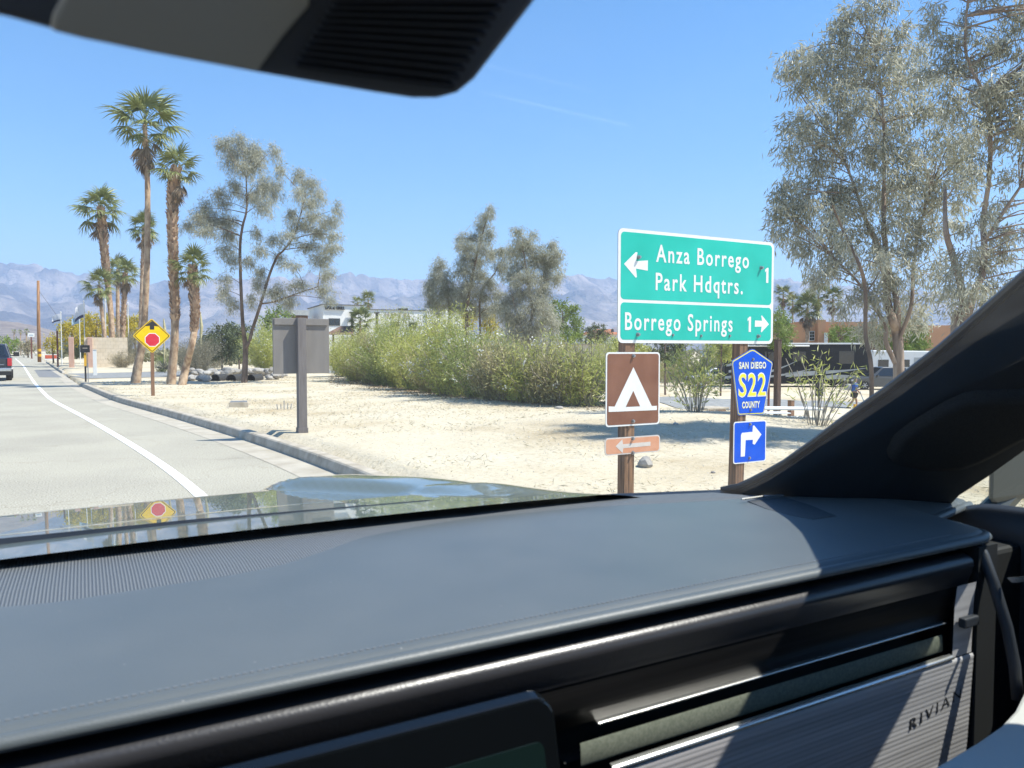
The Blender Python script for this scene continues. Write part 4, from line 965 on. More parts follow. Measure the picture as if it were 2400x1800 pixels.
clump_tree('eucalyptus_sapling', 'thin leaning brown sapling trunk in front of the huge eucalyptus', 'tree', 14.5, b, [[(2050, 985, 5.5), (2042, 862, 5), (2029, 787, 4.8), (2028, 680, 4.6), (2013, 618, 4), (1976, 540, 3), (1950, 480, 1.6)], [(2028, 690, 2.2), (2060, 640, 1.5), (2070, 600, 1)]],
           [(1985, 560, 20, 18), (1955, 500, 22, 20), (2000, 610, 16, 15), (1935, 540, 20, 18), (2060, 610, 18, 15)], bm='euc_bark_dark', seed=33, cover=.9, leaf=(.15, .022))

# ---- oleander hedge
def bush(name, label, px, py, hw, top, seed, leaf=(.145, .024), lm='oleander_leaf', sm='oleander_stem', flowers=0, n=1.0, group=None, stems=34, cat='shrub', spread=1.0, bare=.22, base=None, upright=.5):
    rng = np.random.default_rng(seed); b = ong(px, py) if base is None else base
    Z = float(np.dot(b - EYE, _F)); k = Z / 1800; W = hw * k * 1.5; Hh = (py - top) * k
    t = thing(name, label, cat, b, group=group)
    A, B, P0, D0, TP = [], [], [], [], []
    for i in range(stems):
        az = rng.uniform(0, 2 * math.pi); rr = rng.random() ** .55 * spread
        hx = (1 - .40 * rr ** 2.2) * rng.uniform(.48, 1.16) * Hh
        tip = b + np.array((math.cos(az) * rr * W, math.sin(az) * rr * W, hx)); st = b + np.array((math.cos(az) * .22 * W * rr, math.sin(az) * .22 * W * rr, -.05))
        midp = st * .45 + tip * .55 + np.array((-math.cos(az), -math.sin(az), .5)) * .10 * W + rng.normal(0, .05, 3)
        pp = [np.array(p) for p in smooth_path([st, midp, tip], 4)]
        for a_, b_ in zip(pp[:-1], pp[1:]): A.append(a_); B.append(b_)
        TP.append(pp); 
    V, F = twig_mesh(np.array(A), np.array(B), .010, .007)
    link('stems', npmesh('stems', V - np.array(wloc(t)), F, sm), t)['kind'] = 'stuff'
    area = 2 * hw * (py - top) * .72; lp = leaf[0] / k * leaf[1] / k * .5; N = int(n * 5.0 * area / lp)
    si = rng.integers(0, stems, N); s_ = bare + (1 - bare) * rng.random(N) ** .8
    paths = np.array(TP); m_ = paths.shape[1] - 1; f = s_ * m_; i0 = np.minimum(f.astype(int), m_ - 1); fr = (f - i0)[:, None]
    P = paths[si, i0] * (1 - fr) + paths[si, i0 + 1] * fr; dirv = unit(paths[si, i0 + 1] - paths[si, i0])
    side = rng.normal(0, 1, (N, 3)); off = rng.normal(0, 1, (N, 3)) * (.05 + .085 * W * s_[:, None])
    P = P + off; P[:, 2] = np.maximum(P[:, 2], b[2] + .04)
    D = dirv * upright + unit(side) * .8 + np.array((0, 0, .25)); D[:, 2] -= .15
    leaves_object('leaves', leaf_quads(P, D, leaf[0] * rng.uniform(.6, 1.2, N), leaf[1] * rng.uniform(.7, 1.3, N), rng), lm, t)
    if flowers:
        fi = rng.integers(0, stems, flowers); c = paths[fi, -1] + rng.normal(0, .10, (flowers, 3)) + rng.uniform(-.35, .08, (flowers, 1)) * unit(paths[fi, -1] - b) * Hh * .6
        q = np.repeat(c, 9, 0) + rng.normal(0, .045, (flowers * 9, 3))
        leaves_object('blossoms', leaf_quads(q, rng.normal(0, 1, q.shape), .055, .045, rng), 'flower_white', t)
    return t
g = 'oleander hedge along the campground edge'
front = [(838, 893, 56, 792, 6, 'oleander bush touching the right edge of the grey board sign'), (905, 905, 62, 772, 10, 'oleander bush second from the board sign in the hedge front'),
         (978, 915, 68, 752, 25, 'oleander bush third from the board sign with scattered white blossoms'), (1050, 926, 72, 746, 90, 'tallest oleander bush in the hedge covered in white blossoms'),
         (1118, 934, 66, 762, 25, 'dark green oleander bush just right of the tallest one'), (1185, 940, 60, 788, 12, 'oleander bush below the broad eucalyptus in the hedge front'),
         (1252, 944, 56, 802, 10, 'thinning oleander bush near the right end of the hedge'), (1312, 948, 55, 810, 8, 'pale sparse oleander bush second from the brown tent sign'),
         (1372, 952, 52, 812, 6, 'last oleander bush of the hedge beside the brown tent sign')]
for i, (px, py, hw, top, fl, lb) in enumerate(front): bush('oleander_bush', lb, px, py, hw, top, 100 + i, flowers=fl, group=g, n=1.1 if px < 1230 else .75, stems=70, bare=.06, lm=('oleander_leaf', 'oleander_green', 'oleander_leaf', 'oleander_leaf', 'oleander_green', 'oleander_olive', 'oleander_leaf', 'oleander_olive', 'oleander_leaf')[i])
for i, (px, py, hw, top) in enumerate([(870, 900, 44, 800), (940, 911, 46, 790), (1015, 921, 48, 795), (1085, 930, 46, 800), (1150, 938, 44, 815), (1218, 943, 42, 825), (1285, 947, 40, 832), (1342, 951, 36, 840)]):
    bush('oleander_bush', 'low oleander growth filling the hedge front, %s from the board sign' % ('first', 'second', 'third', 'fourth', 'fifth', 'sixth', 'seventh', 'eighth')[i], px, py, hw, top, 190 + i, flowers=3, group=g, n=1.0, stems=40, bare=.06, lm=('oleander_olive', 'oleander_leaf')[i % 2])
back = [(805, 884, 45, 790, 8), (872, 890, 55, 768, 12), (935, 896, 58, 728, 16), (1012, 902, 56, 738, 25), (1092, 908, 55, 765, 10), (1165, 910, 55, 792, 5), (1290, 914, 60, 800, 5), (1400, 918, 55, 805, 5)]
names = ['behind the board sign edge', 'behind the second hedge bush', 'behind the third hedge bush', 'behind the tallest white blossoming bush', 'behind the dark hedge bush', 'behind the bush under the broad eucalyptus', 'behind the thinning hedge end', 'behind the brown tent sign']
for i, (px, py, hw, top, fl) in enumerate(back): bush('oleander_bush', 'oleander bush in the rear row ' + names[i], px, py, hw, top, 130 + i, flowers=fl, group=g, stems=46, n=.9, bare=.1)
bush('oleander_bush', 'dense white flowering oleander left of the grey board sign', 622, 876, 40, 762, 150, flowers=90, n=1.3, stems=40)
bush('oleander_shrub', 'young yellow green oleander with open stems between the two sign posts', 1630, 966, 58, 815, 151, n=.42, stems=30, bare=.35, flowers=3)
bush('oleander_shrub', 'pale open oleander in the shade just right of the tent sign', 1500, 915, 50, 812, 154, n=.4, stems=30, bare=.2, lm='oleander_olive')
bush('oleander_shrub', 'yellowing oleander behind the young one between the sign posts', 1572, 905, 40, 818, 155, n=.45, stems=26, bare=.2, lm='oleander_olive')
bush('oleander_shrub', 'small dark oleander clump at the foot of the hedge by the tent sign', 1372, 948, 30, 900, 152, n=.9, stems=24)
bush('bare_shrub', 'nearly leafless grey shrub fanning out right of the blue signs', 1914, 998, 64, 818, 153, n=.10, stems=20, bare=.55, lm='oleander_leaf', leaf=(.15, .022))
# ---- grey desert shrubs
g = 'desert shrubs round the palms'
for i, (px, py, hw, top, lm, lb) in enumerate([(470, 880, 44, 790, 'grey_leaf', 'large dry grey shrub beside the short leaning palm'), (500, 862, 34, 800, 'dry_leaf', 'yellowish dry shrub behind the large grey one'),
        (432, 868, 22, 815, 'grey_leaf', 'small grey shrub between the palm trunks'), (300, 856, 30, 778, 'grey_leaf', 'green grey shrub left of the tall palm'), (285, 862, 22, 825, 'dry_leaf', 'low pale shrub beside the left palm'),
        (186, 842, 20, 772, 'dark_leaf', 'dark climbing shrub against the block wall'), (160, 836, 24, 792, 'dark_leaf', 'round dark green shrub by the red post'), (380, 872, 16, 838, 'lime_leaf', 'small bright green shrub behind the warning sign post')]):
    bush('desert_shrub', lb, px, py, hw, top, 170 + i, leaf=(.11, .022), lm=lm, n=.9, stems=36, group=g, bare=.12)
# ---- background trees
def back_tree(name, label, px, base_y, top, hw, Z, lm, seed, r=None, leaf=(.2, .05), keep=.95, cat='tree', bm='euc_bark_dark', group=None, cover=1.2, droop=.3):
    r = r or max(7, hw * .3); rng = np.random.default_rng(seed)
    poly = [(px + hw * math.cos(a) * rng.uniform(.8, 1.05), (base_y + top) / 2 - (base_y - top) / 2 * .98 * math.sin(a)) for a in np.linspace(0, 2 * math.pi, 14)[:-1]]
    p = at(px, 822, Z); b = gpt(p[0], p[1]); by = 822 + (H - b[2]) * 1800 / Z
    return clump_tree(name, label, cat, Z, b, [[(px, by, max(2, hw * .06)), (px + rng.uniform(-3, 3), (base_y + top) / 2 + (base_y - top) * .2, max(1.5, hw * .045)), (px, top + (base_y - top) * .25, 1)]],
                      fill_clumps(poly, r, seed, keep), leaf=leaf, lm=lm, bm=bm, seed=seed, droop=droop, cover=cover, group=group, twig=False)
g = 'trees beyond the roadside'
BT = [('paloverde_tree', 'bright lime green palo verde behind the end of the hedge', 1318, 820, 702, 42, 55, 'lime_leaf'), ('paloverde_tree', 'lime green tree above the board sign left edge', 648, 800, 722, 42, 62, 'lime_leaf'),
      ('yellow_tree', 'yellow blossoming bush left of the white oleander blossoms', 1100, 770, 706, 14, 45, 'yellow_leaf'), ('yellow_tree', 'yellow blossoming bush right of the white oleander blossoms', 1148, 800, 735, 18, 42, 'yellow_leaf'),
      ('yellow_tree', 'large yellow flowering palo verde behind the flags', 228, 800, 735, 44, 85, 'yellow_leaf'), ('yellow_tree', 'yellow palo verde between the flag poles', 172, 800, 748, 30, 88, 'yellow_leaf'),
      ('yellow_tree', 'yellow green palo verde behind the tall palm trunk', 318, 800, 742, 34, 86, 'yellow_leaf'), ('yellow_tree', 'low yellow bush beside the utility pole', 125, 815, 785, 14, 90, 'yellow_leaf'),
      ('olive_tree', 'dark grey green tree left of the eucalyptus trunk', 520, 842, 762, 44, 52, 'dark_leaf'), ('olive_tree', 'dark tree behind the eucalyptus fork', 560, 838, 760, 34, 56, 'dark_leaf'),
      ('olive_tree', 'olive green shrubby tree beside the yucca stalk', 488, 835, 785, 26, 60, 'dark_leaf'), ('mesquite_tree', 'low green mesquite under the guide sign left edge', 1395, 822, 765, 36, 60, 'dark_leaf'),
      ('mesquite_tree', 'yellow green tree right of the guide sign', 1825, 812, 730, 36, 62, 'lime_leaf'), ('mesquite_tree', 'green tree behind the dark motorhome', 1985, 812, 765, 40, 92, 'lime_leaf'),
      ('mesquite_tree', 'bright green tree behind the huge eucalyptus', 2110, 830, 745, 56, 88, 'lime_leaf'), ('mesquite_tree', 'dark green tree left of the county shield', 1560, 842, 790, 46, 44, 'dark_leaf'),
      ('mesquite_tree', 'pale green tree low behind the tent sign', 1470, 845, 795, 44, 46, 'oleander_leaf'), ('mesquite_tree', 'pale green tree behind the right sign post', 1690, 840, 790, 40, 48, 'oleander_leaf'),
      ('scrub_tree', 'green roadside scrub ahead of the black pickup', 20, 818, 795, 26, 190, 'lime_leaf'), ('scrub_tree', 'dry scrub left of the utility pole', 66, 822, 798, 18, 170, 'dry_leaf')]
for i, (nm, lb, px, by, top, hw, Z, lm) in enumerate(BT): back_tree(nm, lb, px, by, top, hw, Z, lm, 300 + i, group=g, leaf=(Z * .0042, Z * .0013))

# ---- fan palms
def frond_mesh(name, seed, dead=False, m='palm_leaf', nseg=22):
    rng = np.random.default_rng(seed); V, F = [], []
    def strip_(pts, w):
        for i, (p, d, ww) in enumerate(zip(pts, w[0], w[1])):
            V.append(tuple(p - d * ww)); V.append(tuple(p + d * ww))
        o = len(V) - 2 * len(pts)
        for i in range(len(pts) - 1): F.append((o + 2 * i, o + 2 * i + 1, o + 2 * i + 3, o + 2 * i + 2))
    pl_ = .46; droop = .10 if not dead else .02
    pet = [np.array((x, 0, -droop * (x / pl_) ** 2 * .4)) for x in np.linspace(0, pl_, 4)]
    strip_(pet, ([np.array((0, 1, 0))] * 4, [.016, .012, .010, .008])); strip_(pet, ([np.array((0, 0, 1))] * 4, [.012, .009, .007, .006]))
    c = pet[-1]; spread = 118 if not dead else 42
    for i in range(nseg):
        a = math.radians(-spread + 2 * spread * i / (nseg - 1) + rng.normal(0, 2)); L = .56 * (1 - .22 * abs(a) / 2.0) * rng.uniform(.88, 1.06)
        d = np.array((math.cos(a), math.sin(a), 0)); s = np.array((-d[1], d[0], 0)); fold = .035 * (1 if i % 2 else -1)
        n_ = 5; pts = []
        for q in range(n_):
            u = q / (n_ - 1); sag = (-.30 * u ** 2.6 - .06 * u) * (1 if not dead else .25) * rng.uniform(.7, 1.3)
            pts.append(c + d * L * u * (1 - .10 * u) + np.array((0, 0, sag * L + fold * math.sin(u * 3.14) * .5 - .12 * abs(math.sin(a)) * u * L)))
        strip_(pts, ([s + np.array((0, 0, .25 * (1 if i % 2 else -1)))] * n_, [.005, .021, .022, .012, .001]))
    me = bpy.data.meshes.new(name); me.from_pydata(V, [], F); me.materials.append(M[m]); me.update(); return me
FR = [frond_mesh('frond', s) for s in range(4)]; FD = [frond_mesh('dead_frond', 50 + s, True, 'palm_dead', 14) for s in range(3)]
def palm(label, trunk, crown, R, Z=None, base=None, live=30, dead=12, seed=1, skirt=1.0, boots=0, group=None, name='fan_palm'):
    rng = np.random.default_rng(seed)
    if base is None: base = ong(trunk[0][0], trunk[0][1]); Z = float(np.dot(base - EYE, _F))
    k = Z / 1800; t = thing(name, label, 'palm tree', base, group=group)
    P = [at(p[0], p[1], Z + (rng.normal(0, .1) if i else 0)) for i, p in enumerate(trunk)]; P[0] = base - np.array((0, 0, .2)); c = at(crown[0], crown[1], Z); P.append(c)
    sp = smooth_path(P, 8); r = np.interp(np.linspace(0, 1, len(sp)), np.linspace(0, 1, len(P)), [p[2] * k * .88 for p in trunk] + [trunk[-1][2] * k * .7])
    r = r * (1 + .04 * np.sin(np.arange(len(sp)) * 1.9)); o_ = MB().tube(sp, list(r), 12).build('trunk', 'palm_trunk', t, smooth=True)
    if boots:                               # old leaf bases stick out of the upper trunk
        mb = MB(); n0 = int(len(sp) * (1 - boots))
        for q in range(n0 * 3, (len(sp) - 1) * 3):
            f = q / 3; i = int(f); p = sp[i].lerp(sp[i + 1], f - i); rr = r[i] * 1.0
            for j in range(5):
                a = 2 * math.pi * (j + .5 * (q % 2)) / 5 + rng.normal(0, .15); d = Vector((math.cos(a), math.sin(a), 0)); s = Vector((-d.y, d.x, 0)); w = rr * .45; h = rr * rng.uniform(1.0, 1.7)
                p0 = p + d * rr * .9; tip = p + d * rr * rng.uniform(1.25, 1.7) + Vector((0, 0, h))
                mb.add([p0 - s * w, p0 + s * w, tip + s * w * .5, tip - s * w * .5, p0 + Vector((0, 0, h * .6))], [(0, 1, 2, 3), (1, 4, 2), (0, 3, 4)])
        ob = mb.build('leaf_bases', 'palm_boot', t); ob['kind'] = 'stuff'
    Rm = R * k
    for i in range(live):
        u = (i + .5) / live; el = math.radians(82 - 118 * u ** 1.05 + rng.normal(0, 6)); az = i * 2.39996 + rng.normal(0, .2)
        o = link('frond', FR[int(rng.integers(4))], t, loc=tuple(c - np.array(wloc(t)) + np.array((0, 0, Rm * .10 * (1 - 2 * u)))), rot=(rng.normal(0, .25), -el, az))
        s = Rm * rng.uniform(.72, 1.18); o.scale = (s, s, s)
    for i in range(dead):
        u = (i + .5) / dead; el = math.radians(-58 - 26 * u + rng.normal(0, 5)); az = i * 2.39996 + rng.normal(0, .3)
        o = link('dead_frond', FD[int(rng.integers(3))], t, loc=tuple(c - np.array(wloc(t)) - np.array((0, 0, Rm * (.10 + .35 * u)))), rot=(rng.normal(0, .3), -el, az))
        s = Rm * rng.uniform(.7, .95) * skirt; o.scale = (s, s, s)
    return t
g = 'fan palms by the driveway'
palm('tallest fan palm with smooth curved trunk behind the warning sign', [(316, 898, 14), (323, 860, 11), (334, 800, 9), (341, 700, 8), (345, 600, 7.5), (346, 450, 7), (343, 370, 6.5)], (339, 292), 100, seed=1, live=22, dead=10, group=g)
palm('second tallest fan palm with shaggy upper trunk right of the warning sign', [(400, 901, 13), (404, 860, 11), (409, 800, 10), (410, 720, 9.5), (406, 620, 10), (404, 520, 11), (407, 450, 12)], (414, 398), 72, seed=2, live=20, dead=12, boots=.62, group=g)
palm('short leaning fan palm nearest the rock culvert', [(424, 902, 12), (436, 860, 9.5), (449, 810, 8.5), (456, 770, 8.5), (457, 720, 9.5), (453, 670, 10)], (452, 628), 60, seed=3, live=19, dead=10, boots=.55, group=g)
palm('fan palm standing apart left of the others beyond the driveway', [(257, 857, 10), (262, 820, 7.5), (261, 750, 7), (254, 680, 7), (246, 610, 8), (240, 540, 9)], (236, 490), 66, seed=4, live=23, dead=14, boots=.45, group=g)
g2 = 'fan palms in the background'
def bpalm(label, px, cy, R, Z, rt, seed, live=19, dead=8, skirt=1.0, px0=None, boots=0):
    p = at(px0 or px, 822, Z); b = gpt(p[0], p[1]); by = 822 + (H - b[2]) * 1800 / Z
    return palm(label, [(px0 or px, by, rt * 1.25), ((px0 or px) * .5 + px * .5, (by + cy) / 2, rt)], (px, cy), R, Z=Z, base=b, live=live, dead=dead, seed=seed, skirt=skirt, group=g2, boots=boots)
bpalm('slim fan palm half hidden behind the tallest palm trunk', 338, 532, 46, 60, 5.5, 5, live=26, dead=10, px0=326, skirt=1.2, boots=.4)
bpalm('fan palm with drooping dark crown left of the block wall palms', 232, 668, 44, 72, 5, 6, px0=252, dead=10)
bpalm('pale fan palm in the close pair over the block wall', 294, 640, 44, 70, 6, 7, px0=284, dead=14, boots=.6)
bpalm('fan palm tucked behind the close pair over the block wall', 276, 632, 40, 76, 5, 8, px0=276, dead=10)
bpalm('leftmost of the three tiny far fan palms down the road', 33, 777, 7, 260, 1.3, 9, live=12, dead=5)
bpalm('middle of the three tiny far fan palms down the road', 48, 778, 7, 260, 1.3, 10, live=12, dead=5)
bpalm('rightmost of the three tiny far fan palms down the road', 62, 777, 9, 240, 1.5, 11, live=12, dead=6)
bpalm('smaller of two fan palms rising behind the white hotel roof', 838, 709, 18, 125, 2, 12, live=16, dead=4)
bpalm('larger of two fan palms rising behind the white hotel roof', 863, 703, 24, 120, 2.2, 13, live=18, dead=5)
bpalm('low silvery fan palm in front of the white hotel wall', 844, 752, 40, 62, 4, 14, live=26, dead=0)
bpalm('leftmost fan palm right of the guide sign', 1836, 690, 29, 105, 2.5, 15, dead=10)
bpalm('second thin fan palm right of the guide sign', 1858, 707, 24, 108, 2.3, 16, dead=10)
bpalm('bushy fan palm with thick hanging skirt over the orange building', 1892, 722, 46, 95, 5, 17, live=30, dead=16)
bpalm('fan palm just right of the bushy one over the orange building', 1918, 690, 34, 100, 3, 18, dead=12)
bpalm('fan palm partly hidden by eucalyptus leaves over the orange building', 1952, 700, 34, 100, 3, 19, dead=12)
bpalm('small low fan palm at the guide sign right edge', 1822, 752, 26, 70, 3, 20, live=18, dead=2)

# ================================================================== VEHICLES
mat('paint_navy', (.010, .016, .030), rough=.3, coat=.8)
mat('paint_black', (.010, .010, .011), rough=.35, coat=.6)
mat('paint_white', (.72, .72, .70), rough=.4, coat=.5)
mat('paint_grey', (.055, .058, .058), rough=.4, coat=.6)
mat('rv_dark', (.010, .010, .011), (.016, .016, .017), scale=2, rough=.5, spec=.25)
mat('rv_silver', (.36, .37, .36), (.42, .43, .42), scale=2, rough=.4)
mat('car_glass', (.012, .016, .020), rough=.06, spec=.8)
mat('rubber', (.014, .014, .014), rough=.85)
mat('alloy', (.42, .42, .43), rough=.35, metal=.7)
mat('chrome', (.62, .63, .64), rough=.2, metal=.9)
mat('lamp_red', (.45, .012, .02), rough=.25, coat=.6)
mat('lamp_clear', (.7, .7, .68), rough=.2, coat=.5)
mat('plate_white', (.7, .7, .68), rough=.5)
def wheel(parent, x, y, r, w, spokes=6):
    t = MB(); prof = [(r * .62, -w / 2), (r * .93, -w / 2), (r, -w * .36), (r, w * .36), (r * .93, w / 2), (r * .62, w / 2)]
    tyre = t.lathe(prof, (x, y, r), 20, 'X').build('wheel', 'rubber', parent, smooth=False, local=True)
    rim = MB().lathe([(r * .60, -w * .40), (r * .60, w * .40)], (x, y, r), 16, 'X'); s = 1 if x > 0 else -1
    for k in range(spokes):
        a = 2 * math.pi * k / spokes; rim.box((x + s * w * .44, y + math.cos(a) * r * .32, r + math.sin(a) * r * .32), (.03, r * .6, r * .13), rx=a)
    rim.build('rim', 'alloy', tyre, local=True)
def side_prism(prof, w, name, m, parent, bevel=.03, x0=0):      # profile in y,z extruded across x
    P = [(x0 - w / 2, y, z) for y, z in prof]
    return MB().prism(P, (w, 0, 0)).build(name, m, parent, local=True, bevel=bevel)
# --- black pickup ahead
c = onz(28, 893, 0); pk = thing('pickup_truck', 'dark navy pickup truck with lit red tail lamp ahead on the road', 'pickup truck', (c[0] - .98, c[1], 0), rz=math.radians(3))
body = side_prism([(.05, .62), (.02, 1.0), (.06, 1.18), (1.75, 1.20), (1.80, 1.22), (4.3, 1.20), (5.55, 1.12), (5.72, .95), (5.72, .55), (5.2, .48), (4.2, .50), (1.9, .50), (.9, .55)], 1.96, 'body', 'paint_navy', pk, .05)
cabp = MB()
lo = [(-.93, 1.78, 1.19), (.93, 1.78, 1.19), (.93, 4.45, 1.19), (-.93, 4.45, 1.19)]; hi_ = [(-.72, 2.02, 1.90), (.72, 2.02, 1.90), (.74, 3.55, 1.93), (-.74, 3.55, 1.93)]
cabp.add(lo + hi_, [(0, 1, 2, 3), (7, 6, 5, 4), (0, 4, 5, 1), (1, 5, 6, 2), (2, 6, 7, 3), (3, 7, 4, 0)]).build('cab', 'paint_navy', pk, local=True, bevel=.05)
MB().prism([(-.70, 1.80, 1.27), (.70, 1.80, 1.27), (.60, 1.955, 1.80), (-.60, 1.955, 1.80)], (0, .03, 0)).build('rear_window', 'car_glass', pk, local=True)
for s in (-1, 1):
    MB().prism([(s * .905, 2.1, 1.28), (s * .905, 4.0, 1.28), (s * .775, 3.45, 1.80), (s * .775, 2.15, 1.80)], (s * .012, 0, 0)).build('side_window', 'car_glass', pk, local=True)
    MB().box((s * .90, .035, .97), (.20, .10, .40)).build('tail_lamp', 'lamp_red', pk, local=True, bevel=.02)
    mr = MB().box((s * 1.16, 3.75, 1.36), (.28, .14, .24)).build('wing_mirror', 'paint_black', pk, local=True, bevel=.03)
    MB().box((s * .98, 3.77, 1.29), (.14, .07, .06)).build('mirror_arm', 'paint_black', mr, local=True)
    for y in (1.15, 4.75): wheel(pk, s * .84, y, .40, .27)
tg = MB().span((-.76, -.005, .72), (.76, .05, 1.17)).build('tailgate', 'paint_navy', pk, local=True, bevel=.02)
MB().span((-.2, -.02, 1.06), (.2, -.004, 1.11)).build('handle', 'paint_black', tg, local=True)
MB().span((.45, -.012, .83), (.66, -.0055, .85)).build('badge', 'chrome', tg, local=True)
bm_ = MB().span((-.97, -.12, .50), (.97, .06, .68)).build('rear_bumper', 'chrome', pk, local=True, bevel=.03)
MB().span((-.16, -.135, .53), (.16, -.122, .67)).build('licence_plate', 'plate_white', bm_, local=True)
MB().span((-.04, -.22, .36), (.04, -.05, .46)).span((-.9, .0, .30), (.9, .4, .49)).build('hitch', 'paint_black', pk, local=True)

def passenger_car(name, label, loc, rz, paint, suv=False, L=4.7):
    t = thing(name, label, 'car', loc, rz); h = 1.78 if suv else 1.45; hl = 1.02 if suv else .88
    side_prism([(0, .45), (0, hl - .1), (.25, hl), (L * .74, hl + .02), (L - .25, hl - .12), (L, hl - .32), (L, .38), (L * .9, .25), (.4, .25)], 1.86, 'body', paint, t, .07)
    y0, y1, y2, y3 = (.25, L * .70, .55, L * .50) if suv else (L * .16, L * .74, L * .33, L * .56)
    MB().add([(-.88, y0, hl), (.88, y0, hl), (.88, y1, hl), (-.88, y1, hl), (-.66, y2, h), (.66, y2, h), (.66, y3, h), (-.66, y3, h)], [(0, 1, 2, 3), (7, 6, 5, 4), (0, 4, 5, 1), (1, 5, 6, 2), (2, 6, 7, 3), (3, 7, 4, 0)]).build('cabin', paint, t, local=True, bevel=.06)
    for s in (-1, 1):
        MB().prism([(s * .865, y0 + .25, hl + .07), (s * .865, y1 - .35, hl + .07), (s * .70, y3 - .05, h - .08), (s * .70, y2 + .1, h - .08)], (s * .012, 0, 0)).build('side_window', 'car_glass', t, local=True)
        MB().box((s * .72, L - .02, hl - .27), (.30, .08, .14)).build('headlight', 'lamp_clear', t, local=True, bevel=.02)
        MB().box((s * .78, .02, hl - .18), (.22, .06, .2)).build('tail_lamp', 'lamp_red', t, local=True, bevel=.02)
        MB().box((s * 1.0, y1 - .45, hl + .1), (.2, .1, .14)).build('wing_mirror', paint, t, local=True, bevel=.03)
        for y in (.85, L - .9): wheel(t, s * .82, y, .37 if suv else .32, .24)
    MB().prism([(-.62, y3 + .06, h - .06), (.62, y3 + .06, h - .06), (.78, y1 - .08, hl + .07), (-.78, y1 - .08, hl + .07)], (0, .02, .02)).build('windshield', 'car_glass', t, local=True)
    MB().span((-.5, L - .01, .45), (.5, L + .03, .62)).build('grille', 'paint_black', t, local=True)
    return t
zc = 60.0
def gb2(px, Z): p = at(px, 822, Z); return gpt(p[0], p[1])
p_ = gb2(2130, 60); passenger_car('parked_suv', 'dark grey parked SUV with its front to the left behind the pillar edge', p_, -YAW + math.pi / 2, 'paint_grey', True)
p_ = gb2(1735, 70); passenger_car('parked_car', 'white parked car glimpsed left of the county shield', p_, -YAW + math.pi / 2, 'paint_white', False)

# --- dark motorhome
b = gb2(1690, 64.5); rv = thing('motorhome', 'long black motorhome with silver swooshes parked behind the signs', 'motorhome', b, -YAW)
RL, RH = 12.0, 3.62
MB().prism([(0, -1.25, .55), (RL - .2, -1.25, .55), (RL, -1.25, .9), (RL, -1.25, 1.7), (RL - .18, -1.25, RH - .35), (RL - .45, -1.25, RH), (0, -1.25, RH)], (0, 2.5, 0)).build('body', 'rv_dark', rv, local=True, bevel=.08)
MB().span((-.02, -1.27, RH - .10), (RL - .42, 1.27, RH + .03)).build('roof', 'paint_white', rv, local=True, bevel=.03)
for k, (x0, x1, z0, z1, th) in enumerate([(.3, 4.2, 1.2, 2.6, .30), (2.2, 6.2, .9, 2.3, .28), (3.0, 7.8, .75, 1.7, .22), (5.0, 11.6, .85, 1.55, .5), (0, 3.2, .7, 1.25, .3), (8.2, 11.8, .62, .9, .5), (.1, 2.4, 1.7, 2.9, .25)]):
    P = []
    for i in range(9):
        u = i / 8; P.append((x0 + (x1 - x0) * u, -1.262, z0 + (z1 - z0) * u ** 1.6))
    for i in range(8, -1, -1):
        u = i / 8; P.append((x0 + (x1 - x0) * u, -1.262, z0 + (z1 - z0) * u ** 1.6 + th * (1 - .8 * u) * (.35 + .65 * math.sin(3.14 * (.15 + .85 * u)))))
    MB().prism(P, (0, .008, 0)).build('swoosh', 'rv_silver', rv, local=True)
for x0, x1, z0, z1 in ((1.0, 2.1, 2.2, 2.9), (3.3, 4.6, 2.2, 2.9), (5.6, 6.6, 2.2, 2.9), (9.4, 10.6, 1.95, 2.95)):
    w_ = MB().span((x0, -1.268, z0), (x1, -1.255, z1)).build('window', 'car_glass', rv, local=True); MB().span((x0 - .04, -1.264, z0 - .04), (x1 + .04, -1.254, z1 + .04)).build('window_frame', 'paint_black', w_, local=True)
MB().prism([(RL + .012, -1.05, 1.75), (RL + .012, 1.05, 1.75), (RL - .155, 1.05, RH - .4), (RL - .155, -1.05, RH - .4)], (.012, 0, .003)).build('windshield', 'car_glass', rv, local=True)
MB().span((7.6, -1.268, .85), (8.3, -1.255, 2.75)).build('door', 'rv_dark', rv, local=True)
MB().tube([(1.0, -1.32, RH - .22), (6.9, -1.32, RH - .22)], .07, 8).build('awning', 'paint_white', rv, local=True)
for x in (2.2, 5.4): MB().box((x, 0, RH + .14), (1.0, .8, .24)).build('air_conditioner', 'paint_black' if x > 3 else 'rv_silver', rv, local=True, bevel=.06)
for x in (2.6, 9.9):
    for s in (-1, 1): MB().lathe([(.30, -.14), (.47, -.14), (.5, -.08), (.5, .08), (.47, .14), (.30, .14)], (x, s * 1.08, .5), 18, 'Y').build('wheel', 'rubber', rv, local=True)
MB().span((.2, -1.24, .28), (2.0, 1.24, .58)).span((3.2, -1.24, .28), (9.2, 1.24, .58)).span((10.6, -1.24, .3), (11.6, 1.24, .58)).build('skirt', 'rv_dark', rv, local=True)
b = gb2(2030, 74); tr_ = thing('travel_trailer', 'white travel trailer parked right of the black motorhome', 'trailer', b, -YAW)
MB().prism([(0, -1.2, .5), (6.4, -1.2, .5), (6.8, -1.2, 1.4), (6.5, -1.2, 3.0), (0, -1.2, 3.1)], (0, 2.4, 0)).build('body', 'paint_white', tr_, local=True, bevel=.1)
for x0, x1 in ((.6, 1.6), (2.4, 3.6), (5.0, 5.9)): MB().span((x0, -1.215, 1.5), (x1, -1.205, 2.2)).build('window', 'car_glass', tr_, local=True)
